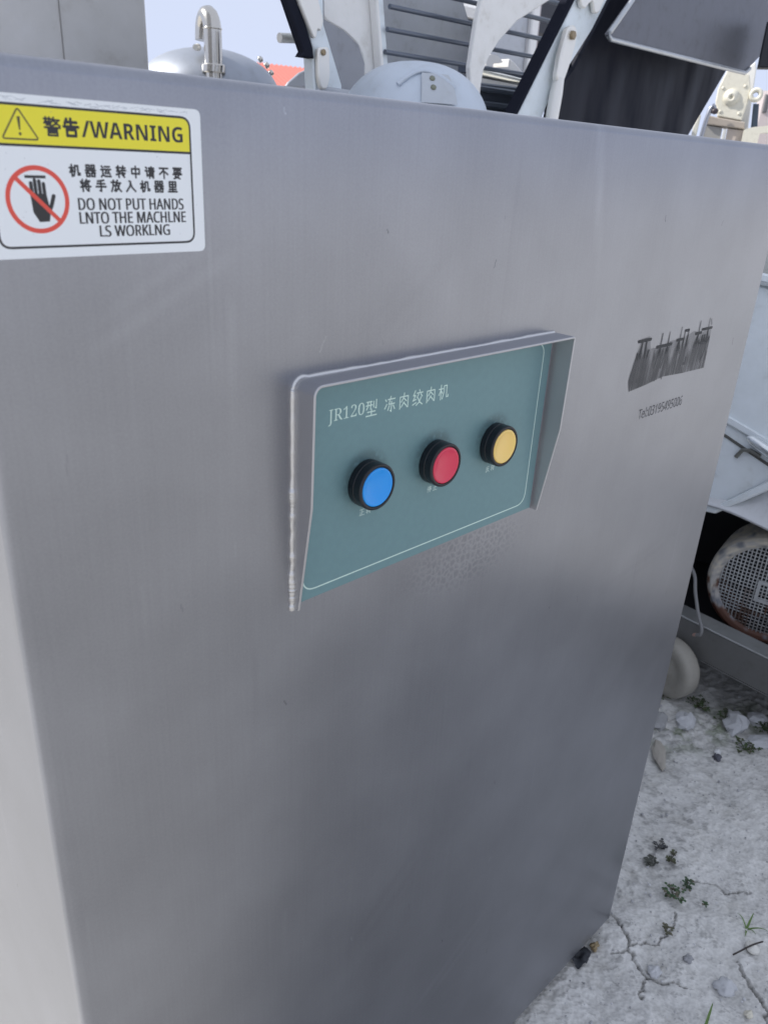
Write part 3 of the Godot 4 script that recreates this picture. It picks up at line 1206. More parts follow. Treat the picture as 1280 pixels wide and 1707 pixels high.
func weld_mesh() -> ArrayMesh:
	var rng := RandomNumberGenerator.new()
	rng.seed = 8
	var f := FastNoiseLite.new()
	f.seed = 3
	f.frequency = 60.0
	f.fractal_octaves = 3
	var pts := PackedVector3Array()
	var rad := []
	var lumps := [0.8480, 0.8440, 0.8330, 0.8080, 0.7965, 0.7905, 0.7860, 0.7800, 0.7750]
	var y := 0.7725
	while y < 0.906:
		var n := f.get_noise_1d(y)
		var rip := absf(sin(y * PI / 0.0031 + n * 6.0 + 2.0 * f.get_noise_1d(y * 0.4 + 3.0)))
		var low := smoothstep(0.90, 0.78, y)
		var r := 0.00185 + 0.0004 * n + 0.0005 * rip * low * clampf(0.5 + 1.6 * f.get_noise_1d(y * 0.5 + 60.0), 0.0, 1.0)
		for l in lumps:
			r += 0.0006 * exp(-pow((y - l) / 0.0020, 2.0))
		pts.append(Vector3(0.2520 + 0.0007 * f.get_noise_1d(y + 5.0) * low, y, 0.0003 + 0.0003 * f.get_noise_1d(y + 9.0)))
		rad.append(r)
		y += 0.0004
	for k in 10:
		var a := PI - PI * 0.5 * k / 9.0
		pts.append(Vector3(0.2585 + cos(a) * 0.0064, 0.9055 + sin(a) * 0.0064, 0.0003))
		rad.append(0.0015)
	var x := 0.262
	while x < 0.4865:
		var n := f.get_noise_1d(x * 0.5 + 20.0)
		pts.append(Vector3(x, 0.9112 + 0.0003 * n, 0.0002))
		rad.append(0.00135 + 0.0004 * n)
		x += 0.0009
	return tube(pts, rad, 10)

# ---------------------------------------------------------------- what stands behind
func pts2(s: String) -> PackedVector2Array:
	var out := PackedVector2Array()
	for q in s.split(";"):
		var n := q.strip_edges().split(",")
		out.append(Vector2(float(n[0]), float(n[1])))
	return out

func steel_cabinet() -> void:
	var t := thing("steel_cabinet", "tall plain grey steel cabinet rising behind the grinder on the left", "cabinet")
	var m := steel(lin(0.60, 0.59, 0.58), 0.45, 0.9, 1.5)
	obj("body", block(0.10, 0.05, -2.0, 0.982, 2.4, -1.42, 0.004), m, t)  # unseen height and left side extended to shade the hopper and apron
	var s := mat(lin(0.34, 0.33, 0.32), 0.5, 0.6)
	obj("door_seam", block(0.795, 0.12, -1.4195, 0.7975, 2.35, -1.4185, 0.0003), s, t)
	for x in [0.15, 0.93]:
		for z in [-1.95, -1.47]:
			obj("foot", block(x - 0.02, -0.004, z - 0.02, x + 0.02, 0.049, z + 0.02), s, t)

func domed_tank() -> void:
	var t := thing("domed_tank", "domed steel tank with a bent chrome vent pipe on its top", "tank")
	var m := steel(lin(0.40, 0.43, 0.49), 0.5, 0.7)
	var c := Vector3(1.572, 0, -2.1)
	var prof := PackedVector2Array([Vector2(0, 0.0), Vector2(0.19, 0.0), Vector2(0.215, 0.02), Vector2(0.215, 1.18)])
	obj("body", lathe(prof, c, Vector3.UP, 48), m, t)
	var dome := PackedVector2Array()
	for k in 13:
		var a := PI * 0.5 * k / 12.0
		dome.append(Vector2(0.213 * cos(a), 1.182 + 0.113 * sin(a)))
	obj("dome", lathe(dome, c, Vector3.UP, 48), m, t)
	var ch := mat(lin(0.62, 0.59, 0.54), 0.2, 1.0)
	var b := Vector3(1.474, 0, -1.925)
	var p := PackedVector3Array([b + Vector3(0, 0.8, 0), b + Vector3(0, 1.2, 0), b + Vector3(0, 1.313, 0)])
	for k in range(1, 11):
		var a := PI * 0.9 * k / 10.0
		p.append(b + Vector3(0, 1.313, 0) + Vector3(0.10, 0, -0.99).normalized() * 0.0265 * (1 - cos(a)) + Vector3(0, 0.046 * sin(a), 0))
	var last := p[p.size() - 1]
	p.append(last + Vector3(-0.002, -0.03, 0))
	var pipe := obj("vent_pipe", tube(p, 0.0255, 20), ch, t)
	obj("flange", lathe(PackedVector2Array([Vector2(0.026, 0), Vector2(0.033, 0), Vector2(0.034, 0.003), Vector2(0.034, 0.020), Vector2(0.032, 0.023), Vector2(0.026, 0.023)]), b + Vector3(0, 1.212, 0), Vector3.UP, 24, null, false), ch, pipe)
	obj("joint_ring", lathe(PackedVector2Array([Vector2(0.0255, 0), Vector2(0.0272, 0.001), Vector2(0.0272, 0.004), Vector2(0.0255, 0.005)]), b + Vector3(0, 1.322, 0), Vector3.UP, 24), ch, pipe)
	obj("support", block(1.455, 0.80, -1.93, 1.49, 0.84, -1.88, 0.003), ch, pipe)
	var wm := mat(lin(0.8, 0.79, 0.74), 0.4)
	obj("valve_handle", tube(PackedVector3Array([b + Vector3(-0.034, 1.276, -0.04), b + Vector3(-0.012, 1.279, -0.06)]), [0.008, 0.010], 10), wm, pipe)
	for q in [[1.71, 1.272], [1.735, 1.258], [1.752, 1.238]]:
		obj("clamp", lathe(PackedVector2Array([Vector2(0, 0), Vector2(0.009, 0.0), Vector2(0.009, 0.012), Vector2(0, 0.016)]), Vector3(q[0], q[1], -2.03), Vector3(0.6, 0.5, 0.4), 10), ch, t)

func mixer() -> void:
	var t := thing("meat_mixer", "pale steel mixer frame with slanted arms and a guard of dark rods", "mixer")
	var blue := steel(lin(0.80, 0.86, 0.90), 0.5, 0.25)
	var white := steel(lin(0.90, 0.89, 0.87), 0.4, 0.0)
	var grey := steel(lin(0.50, 0.52, 0.56), 0.42, 0.7)
	var bright := mat(lin(0.86, 0.84, 0.79), 0.35, 0.4)
	var rubber := mat(lin(0.022, 0.024, 0.035), 0.9)
	rubber.metallic_specular = 0.1
	var dark := mat(lin(0.10, 0.12, 0.15), 0.4, 0.5)
	var brass := mat(lin(0.32, 0.25, 0.16), 0.4, 0.7)
	# trough and legs below the rim of the picture
	obj("trough", plate(pts2("1.10,1.135; 1.84,1.125; 1.84,0.62; 1.72,0.36; 1.26,0.36; 1.10,0.62"), -1.0, 0.62, 0.004), grey, t)
	for x in [1.2, 1.74]:
		for z in [-1.06, -1.56]:
			obj("leg", block(x - 0.03, -0.004, z - 0.03, x + 0.03, 0.58, z + 0.03, 0.003), grey, t)
	# left side
	obj("rubber_seal", plate(pts2("0.905,1.43; 0.945,1.43; 1.050,1.266; 1.085,1.195; 1.088,1.178; 1.056,1.178; 1.063,1.187; 1.023,1.262"), -1.0, 0.02, 0.002), rubber, t)
	obj("arm", plate(pts2("0.947,1.43; 1.04,1.43; 1.112,1.275; 1.114,1.237; 1.163,1.140; 1.163,1.10; 1.095,1.10; 1.090,1.150; 1.086,1.196; 1.052,1.266"), -1.004, 0.03, 0.003), blue, t)
	obj("hinge_strap", plate(rounded(pts2("1.000,1.36; 1.045,1.262; 1.080,1.209; 1.087,1.212; 1.089,1.226; 1.097,1.222; 1.104,1.240; 1.052,1.36"), 0.008), -0.992, 0.009, 0.002), bright, t)
	var tab := obj("hinge_tab", plate(rounded(pts2("1.0885,1.196; 1.117,1.200; 1.121,1.150; 1.113,1.128; 1.097,1.128; 1.091,1.146"), 0.009), -0.990, 0.011, 0.0025), bright, t)
	obj("bolt", lathe(PackedVector2Array([Vector2(0.0055, 0), Vector2(0.0055, 0.003), Vector2(0.0035, 0.004), Vector2(0, 0.004)]), Vector3(1.1005, 1.189, -0.990), Vector3.BACK, 8, null, false), brass, tab)
	obj("stub_pipe", tube(PackedVector3Array([Vector3(1.045, 1.209, -1.05), Vector3(1.10, 1.214, -1.05)]), 0.0085, 14), bright, t)
	obj("side_gusset", plate(pts2("1.105,1.36; 1.128,1.30; 1.131,1.248; 1.180,1.236; 1.220,1.216; 1.238,1.186; 1.241,1.10; 1.160,1.10; 1.165,1.143; 1.118,1.24; 1.09,1.30"), -1.022, 0.012, 0.002), steel(lin(0.30, 0.31, 0.34), 0.42, 0.6), t)
	obj("side_plate", plate(rounded(pts2("1.170,1.42; 1.284,1.42; 1.297,1.304; 1.321,1.188; 1.324,1.10; 1.262,1.10; 1.267,1.174; 1.262,1.198; 1.244,1.223; 1.206,1.241; 1.159,1.252; 1.148,1.266; 1.150,1.31"), 0.012), -1.052, 0.012, 0.002), white, t)
	obj("edge_strip", plate(pts2("1.258,1.40; 1.266,1.40; 1.275,1.300; 1.298,1.185; 1.302,1.13; 1.294,1.13; 1.288,1.185; 1.267,1.299"), -1.028, 0.022, 0.002), white, t)
	obj("side_column", plate(pts2("1.340,1.45; 1.366,1.45; 1.366,1.318; 1.389,1.196; 1.398,1.12; 1.372,1.12; 1.364,1.196; 1.341,1.315"), -1.11, 0.03, 0.002), blue, t)
	obj("back_sheet", plate(pts2("1.52,1.46; 1.80,1.46; 1.832,1.40; 1.889,1.322; 1.87,1.12; 1.55,1.12; 1.54,1.30"), -1.30, 0.008, 0.002), grey, t)
	# guard rods
	var rodm := mat(lin(0.15, 0.17, 0.21), 0.35, 0.7)
	for k in 6:
		var y := 1.224 + 0.0425 * k
		obj("guard_rod", tube(PackedVector3Array([Vector3(1.366 + 0.004 * k, y - 0.001, -1.1), Vector3(2.06, y + 0.004, -1.1)]), 0.0052, 10), rodm, t)
	# white curved arm
	obj("curved_arm", plate(pts2("1.60,1.45; 1.585,1.36; 1.578,1.342; 1.568,1.301; 1.557,1.210; 1.575,1.14; 1.588,1.10; 1.603,1.10; 1.602,1.181; 1.606,1.208; 1.621,1.237; 1.652,1.273; 1.711,1.320; 1.842,1.385; 1.93,1.45"), -1.02, 0.014, 0.002), white, t)
	# right side
	obj("arm", plate(pts2("1.710,1.105; 1.7275,1.131; 1.902,1.387; 1.945,1.45; 2.10,1.45; 2.043,1.407; 1.993,1.335; 1.930,1.265; 1.860,1.19; 1.828,1.131; 1.822,1.105"), -1.0, 0.03, 0.003), blue, t)
	obj("rubber_seal", plate(pts2("1.698,1.105; 1.7085,1.105; 1.7265,1.131; 1.901,1.388; 1.943,1.45; 1.930,1.45; 1.889,1.388; 1.7155,1.131"), -0.999, 0.036, 0.001), rubber, t)
	var strap := obj("hinge_strap", plate(rounded(pts2("1.853,1.322; 1.880,1.332; 1.897,1.318; 1.894,1.290; 1.880,1.245; 1.866,1.211; 1.858,1.203; 1.838,1.203; 1.831,1.216; 1.835,1.258"), 0.009), -0.975, 0.016, 0.003), bright, t)
	obj("bolt", lathe(PackedVector2Array([Vector2(0.0105, 0), Vector2(0.0105, 0.006), Vector2(0.0085, 0.008), Vector2(0, 0.008)]), Vector3(1.871, 1.308, -0.975), Vector3.BACK, 6, null, false), brass, strap)
	obj("strap_tube", tube(PackedVector3Array([Vector3(1.851, 1.215, -0.982), Vector3(1.846, 1.18, -0.982), Vector3(1.838, 1.10, -0.982)]), [0.013, 0.0165, 0.0165], 14), bright, t)
	obj("hinge_strap", plate(rounded(pts2("1.90,1.44; 1.903,1.386; 1.912,1.373; 1.930,1.371; 1.944,1.385; 1.957,1.392; 1.972,1.366; 1.993,1.372; 2.02,1.42; 2.03,1.44"), 0.008), -0.985, 0.012, 0.003), bright, t)
	# finned motor seen through the guard
	var mt := obj("motor", plate(rounded(pts2("1.84,1.213; 2.14,1.220; 2.13,1.00; 1.84,1.00"), 0.02), -1.27, 0.16, 0.004), dark, t)
	for k in 4:
		obj("fin", block(1.85, 1.19 - 0.036 * k, -1.266, 2.12, 1.206 - 0.036 * k, -1.246, 0.004), dark, mt)
	obj("chrome_bar", tube(PackedVector3Array([Vector3(1.752, 1.222, -1.16), Vector3(1.935, 1.217, -1.16)]), [0.0105, 0.0085], 14), mat(lin(0.9, 0.88, 0.78), 0.2, 0.9), t)
	obj("cross_rail", block(1.735, 1.222, -1.215, 1.99, 1.240, -1.185, 0.003), rodm, t)
	obj("sloped_sheet", plate(pts2("1.40,1.08; 1.496,1.185; 1.533,1.211; 1.585,1.232; 1.70,1.24; 1.70,1.08"), -1.60, 0.01, 0.002), grey, t)

	# things farther back, seen between the rods
	var pc := thing("far_cabinet", "grey cabinet with a bright white edge post far behind the guard rods", "cabinet")
	obj("body", block(3.02, 0.0, -2.7, 3.298, 1.80, -2.20, 0.004), steel(lin(0.5, 0.52, 0.56), 0.45, 0.6), pc)
	obj("edge_post", block(3.30, 0.0, -2.24, 3.352, 1.80, -2.18, 0.006), mat(lin(0.86, 0.85, 0.84), 0.35, 0.1), pc)
	obj("side_frame", block(3.356, 0.0, -2.3, 3.412, 1.80, -2.22, 0.004), mat(lin(0.50, 0.46, 0.48), 0.5, 0.1), pc)
	var db := thing("dark_hood", "dark grey box standing on a post beyond the far cabinet", "box")
	obj("box", block(3.50, 1.575, -2.7, 3.95, 1.95, -2.3, 0.008), mat(lin(0.035, 0.038, 0.05), 0.5, 0.2), db)
	obj("post", block(3.78, 0.0, -2.52, 3.84, 1.575, -2.46, 0.004), mat(lin(0.10, 0.10, 0.12), 0.5, 0.3), db)
	var wc := thing("white_casting", "white painted machine castings lying behind the guard above the motor", "casting")
	var wm := mat(lin(0.83, 0.81, 0.78), 0.5)
	obj("casting", plate(rounded(pts2("2.43,1.30; 2.43,1.345; 2.455,1.358; 2.49,1.357; 2.525,1.340; 2.50,1.334; 2.47,1.332; 2.47,1.30"), 0.006), -1.7, 0.1, 0.005), wm, wc)
	obj("casting", plate(rounded(pts2("2.535,1.305; 2.535,1.352; 2.56,1.346; 2.63,1.314; 2.63,1.305"), 0.006), -1.68, 0.12, 0.005), wm, wc)
	obj("shelf", block(2.40, 1.285, -1.9, 2.80, 1.3045, -1.6, 0.003), steel(lin(0.45, 0.47, 0.5), 0.4, 0.6), wc)
	for x in [2.43, 2.77]:
		obj("leg", block(x - 0.015, 0.0, -1.78, x + 0.015, 1.285, -1.75, 0.003), steel(lin(0.45, 0.47, 0.5), 0.4, 0.6), wc)
	var wb := thing("white_motor_cover", "small white rounded cover seen between rods left of the curved arm", "cover")
	obj("cover", plate(rounded(pts2("2.60,1.515; 2.62,1.545; 2.76,1.548; 2.76,1.512"), 0.01), -2.0, 0.2, 0.008), wm, wb)
	obj("base", plate(rounded(pts2("2.63,1.48; 2.63,1.511; 2.76,1.511; 2.76,1.48"), 0.004), -2.02, 0.16, 0.004), dark, wb)
	obj("column", block(2.66, 0.0, -2.16, 2.74, 1.4795, -2.08, 0.004), steel(lin(0.45, 0.47, 0.5), 0.4, 0.6), wb)

func drum() -> void:
	var t := thing("domed_drum", "pale blue grey drum with a domed lid and bolted hatch behind the rim", "drum")
	var m := steel(lin(0.62, 0.68, 0.76), 0.48, 0.45)
	var c := Vector3(1.160, 0, -0.80)
	obj("body", lathe(PackedVector2Array([Vector2(0, 0), Vector2(0.11, 0), Vector2(0.128, 0.02), Vector2(0.128, 1.055)]), c, Vector3.UP, 56), m, t)
	var dome := PackedVector2Array()
	dome.append(Vector2(0.128, 1.057))
	for k in 15:
		var a := PI * 0.5 * k / 14.0
		dome.append(Vector2(0.137 * pow(cos(a), 0.85), 1.062 + 0.112 * sin(a)))
	var d := obj("domed_lid", lathe(dome, c, Vector3.UP, 56), m, t)
	# pressed hatch on the near side of the lid
	var hm := steel(lin(0.55, 0.58, 0.62), 0.4, 0.6)
	var hp := PackedVector3Array()
	var at := func(u: float, v: float) -> Vector3:
		# u across, v up along the near face of the dome
		var dir := Vector3(-0.60 + 0.55 * u, 0, 0.80 + 0.30 * u).normalized()
		var a: float = v * PI * 0.5
		return c + dir * (0.138 * pow(cos(a), 0.85)) + Vector3(0, 1.0635 + 0.112 * sin(a), 0)
	for k in 11:
		var u := -0.8 + 1.5 * k / 10.0
		hp.append(at.call(u, 0.36 + 0.22 * sin(PI * clampf(k / 10.0, 0.0, 1.0) * 0.9 + 0.15)))
	obj("pressed_rib", tube(hp, 0.0042, 10), m, d)
	var hst := start()
	for a in 8:
		for b in 5:
			var q := []
			for o in [[0, 0], [0, 1], [1, 1], [1, 0]]:
				q.append(at.call(-0.15 + 0.8 * (a + o[0]) / 8.0, 0.22 + 0.32 * (b + o[1]) / 5.0) + Vector3(-0.0012, 0.0015, 0.002))
			quad(hst, q[0], q[1], q[2], q[3])
	var hatch := obj("hatch", done(hst), hm, d)
	for v in [0.37, 0.47]:
		var p: Vector3 = at.call(0.12, v)
		obj("bolt", lathe(PackedVector2Array([Vector2(0.005, 0), Vector2(0.005, 0.004), Vector2(0, 0.005)]), p, Vector3(-0.4, 0.6, 0.7), 8), mat(lin(0.25, 0.26, 0.2), 0.5, 0.5), t)

func cutter() -> void:
	var t := thing("bowl_cutter", "big cutter with glossy black lid and grey flat cover on the right", "cutter")
	var black := mat(lin(0.010, 0.012, 0.022), 0.18)
	black.metallic_specular = 0.3
	var gn := FastNoiseLite.new()
	gn.seed = 6
	gn.frequency = 0.01
	gn.fractal_octaves = 4
	var rt := NoiseTexture2D.new()
	rt.noise = gn
	rt.width = 256
	rt.height = 256
	rt.seamless = true
	rt.color_ramp = ramp(0.2, 0.55)
	black.roughness_texture = rt
	black.roughness = 0.9
	black.uv1_triplanar = true
	black.uv1_scale = Vector3(2.2, 0.5, 2)
	var grey := steel(lin(0.17, 0.175, 0.20), 0.42, 0.6)
	var edge := steel(lin(0.55, 0.57, 0.6), 0.35, 0.8)
	obj("black_lid", plate(pts2("1.995,1.10; 2.003,1.131; 2.012,1.225; 2.05,1.26; 2.15,1.40; 2.19,1.46; 2.94,1.60; 2.958,1.345; 2.770,1.132; 2.76,1.10"), -1.08, 0.05, 0.006), black, t)
	var cover := obj("flat_cover", plate(rounded(pts2("2.150,1.50; 2.091,1.411; 2.004,1.328; 2.014,1.316; 2.822,1.316; 2.857,1.336; 3.06,1.463; 3.06,1.60; 2.20,1.60"), 0.012), -0.96, 0.012, 0.004), grey, t)
	obj("rim", tube(PackedVector3Array([Vector3(2.205, 1.595, -0.958), Vector3(2.152, 1.50, -0.958), Vector3(2.093, 1.411, -0.958), Vector3(2.010, 1.330, -0.958), Vector3(2.009, 1.321, -0.958), Vector3(2.018, 1.316, -0.958), Vector3(2.40, 1.316, -0.958), Vector3(2.822, 1.317, -0.958), Vector3(2.85, 1.332, -0.958)]), 0.0062, 8), edge, cover)
	obj("body", block(2.02, 0.10, -1.75, 2.74, 1.098, -1.06, 0.006), grey, t)
	for x in [2.1, 2.66]:
		for z in [-1.68, -1.14]:
			obj("foot", block(x - 0.03, -0.004, z - 0.03, x + 0.03, 0.10, z + 0.03, 0.003), black, t)
	obj("cover_bracket", block(2.35, 1.40, -1.079, 2.55, 1.50, -0.973, 0.003), grey, t)
	var db := thing("dark_box", "dark square box on a post at the upper right edge", "box", Vector3(2.724873, 0, -0.93501679), deg_to_rad(-65.27))
	obj("box", block(0.052, 1.327, -0.10, 0.16, 1.45, -0.04, 0.004), mat(lin(0.02, 0.022, 0.03), 0.5), db)
	obj("post", block(0.135, 0.0, -0.09, 0.155, 1.3265, -0.07, 0.002), mat(lin(0.3, 0.3, 0.3), 0.5), db)

func cast_housing() -> void:
	# local frame: x to the right as seen, z towards the viewer
	var at := Vector3(4.0873, -0.51, -1.5625)
	var turn := deg_to_rad(-65.27)
	var cream := mat(lin(0.80, 0.77, 0.66), 0.55)
	cream.albedo_texture = dirt_tex
	cream.uv1_triplanar = true
	cream.uv1_scale = Vector3(9, 9, 9)
	var t := thing("cast_housing", "cream cast iron gear housing with a round boss and bearing eye", "casting", at, turn)
	t.scale = Vector3.ONE * 1.5
	obj("housing", plate(rounded(pts2("-0.033,1.316; -0.005,1.316; 0.034,1.303; 0.046,1.262; 0.045,1.228; 0.038,1.176; -0.036,1.186; -0.043,1.215; -0.050,1.226; -0.050,1.262; -0.046,1.277"), 0.003), 0.0, 0.11, 0.003), cream, t)
	obj("boss", lathe(PackedVector2Array([Vector2(0.024, 0), Vector2(0.024, 0.006), Vector2(0.015, 0.007), Vector2(0.013, 0.012), Vector2(0.006, 0.012), Vector2(0.005, 0.004), Vector2(0, 0.004)]), Vector3(-0.006, 1.240, -0.002), Vector3.BACK, 24), cream, t)
	for q in [[-0.035, 1.265], [0.028, 1.272], [-0.03, 1.2], [0.026, 1.196]]:
		obj("bolt", lathe(PackedVector2Array([Vector2(0.005, 0), Vector2(0.005, 0.003), Vector2(0, 0.004)]), Vector3(q[0], q[1], -0.001), Vector3.BACK, 6), cream, t)
	obj("bearing_eye", lathe(PackedVector2Array([Vector2(0.008, -0.02), Vector2(0.008, 0.012), Vector2(0.012, 0.016), Vector2(0.019, 0.014), Vector2(0.021, 0.0), Vector2(0.020, -0.02)]), Vector3(0.064, 1.249, -0.004), Vector3.BACK, 24), cream, t)
	var tan_m := mat(lin(0.42, 0.37, 0.32), 0.6)
	var b := thing("machine_stand", "tan beam stand carrying the cream gear housing", "stand", at, turn)
	b.scale = Vector3.ONE * 1.5
	obj("beam", plate(pts2("-0.066,1.189; -0.041,1.184; 0.049,1.172; 0.052,1.152; -0.066,1.162"), 0.004, 0.14, 0.003), tan_m, b)
	obj("block", plate(rounded(pts2("-0.070,1.161; -0.014,1.154; -0.014,1.06; -0.070,1.06"), 0.003), -0.01, 0.09, 0.004), mat(lin(0.40, 0.39, 0.37), 0.5, 0.3), b)
	obj("block", plate(rounded(pts2("0.002,1.152; 0.050,1.148; 0.056,1.06; 0.002,1.06"), 0.003), -0.008, 0.09, 0.004), mat(lin(0.52, 0.46, 0.42), 0.5), b)
	obj("strut", plate(rounded(pts2("-0.010,1.153; 0.000,1.152; 0.000,1.06; -0.012,1.06"), 0.002), 0.0, 0.02, 0.002), mat(lin(0.74, 0.74, 0.72), 0.4, 0.4), b)
	for x in [-0.05, 0.04]:
		obj("leg", block(x - 0.02, 0.338, -0.12, x + 0.02, 1.0595, -0.02, 0.003), tan_m, b)
	var r := thing("steel_lever", "grey steel lever with a hooked end beside the black lid", "lever", at, turn)
	r.scale = Vector3.ONE * 1.5
	obj("rod", tube(PackedVector3Array([Vector3(-0.083, 0.34, 0.03), Vector3(-0.0735, 1.10, 0.03), Vector3(-0.066, 1.17, 0.03), Vector3(-0.060, 1.205, 0.03), Vector3(-0.052, 1.214, 0.03), Vector3(-0.046, 1.207, 0.03)]), [0.008, 0.008, 0.0075, 0.007, 0.007, 0.006], 10), mat(lin(0.38, 0.40, 0.46), 0.32, 0.9), r)
	obj("knob", lathe(PackedVector2Array([Vector2(0, 0), Vector2(0.01, 0.003), Vector2(0.011, 0.012), Vector2(0.006, 0.018), Vector2(0, 0.018)]), Vector3(-0.046, 1.189, 0.03), Vector3.UP, 12), mat(lin(0.05, 0.04, 0.05), 0.4), r)
	var s := thing("pale_stake", "thin pale stake leaning at the corner of the black lid", "stake", at, turn)
	s.scale = Vector3.ONE * 1.5
	obj("stake", plate(pts2("-0.127,0.34; -0.107,0.34; -0.086,1.11; -0.083,1.184; -0.088,1.186; -0.100,1.148"), 0.06, 0.012, 0.002), mat(lin(0.62, 0.61, 0.54), 0.5), s)
	var p := thing("white_post", "white square post right of the cream gear housing", "post", at, turn)
	p.scale = Vector3.ONE * 1.5
	obj("post", plate(pts2("0.020,1.331; 0.045,1.352; 0.052,1.330; 0.057,1.262; 0.070,1.10; 0.093,0.34; 0.065,0.34; 0.050,1.10"), -0.13, 0.03, 0.003), mat(lin(0.80, 0.79, 0.76), 0.45), p)
	var q := thing("blue_post", "dark blue grey post standing under the bearing eye", "post", at, turn)
	q.scale = Vector3.ONE * 1.5
	obj("post", plate(pts2("0.063,1.228; 0.080,1.228; 0.090,1.163; 0.104,0.34; 0.080,0.34; 0.071,1.162"), -0.05, 0.025, 0.003), mat(lin(0.08, 0.11, 0.15), 0.45, 0.3), q)
	var e := thing("cream_bracket", "cream stepped bracket low at the right end of the rim", "bracket", at, turn)
	e.scale = Vector3.ONE * 1.5
	obj("bracket", plate(rounded(pts2("0.050,1.150; 0.075,1.158; 0.13,1.165; 0.135,1.145; 0.098,1.142; 0.096,1.05; 0.050,1.05"), 0.004), 0.03, 0.05, 0.004), cream, e)
	obj("leg", block(0.055, 0.339, -0.015, 0.09, 1.0495, 0.025, 0.002), tan_m, e)
	var w := thing("pink_machine_body", "pinkish grey machine body at the far right beyond the posts", "machine", Vector3(5.4498, -1.02, -2.19), turn)
	w.scale = Vector3.ONE * 2.0
	obj("body", block(0.078, 0.508, -0.3, 0.3, 1.262, 0.0, 0.01), mat(lin(0.52, 0.46, 0.46), 0.55), w)
	obj("dark_slot", block(0.092, 1.20, -0.02, 0.104, 1.25, 0.006, 0.003), mat(lin(0.12, 0.12, 0.13), 0.5), w)

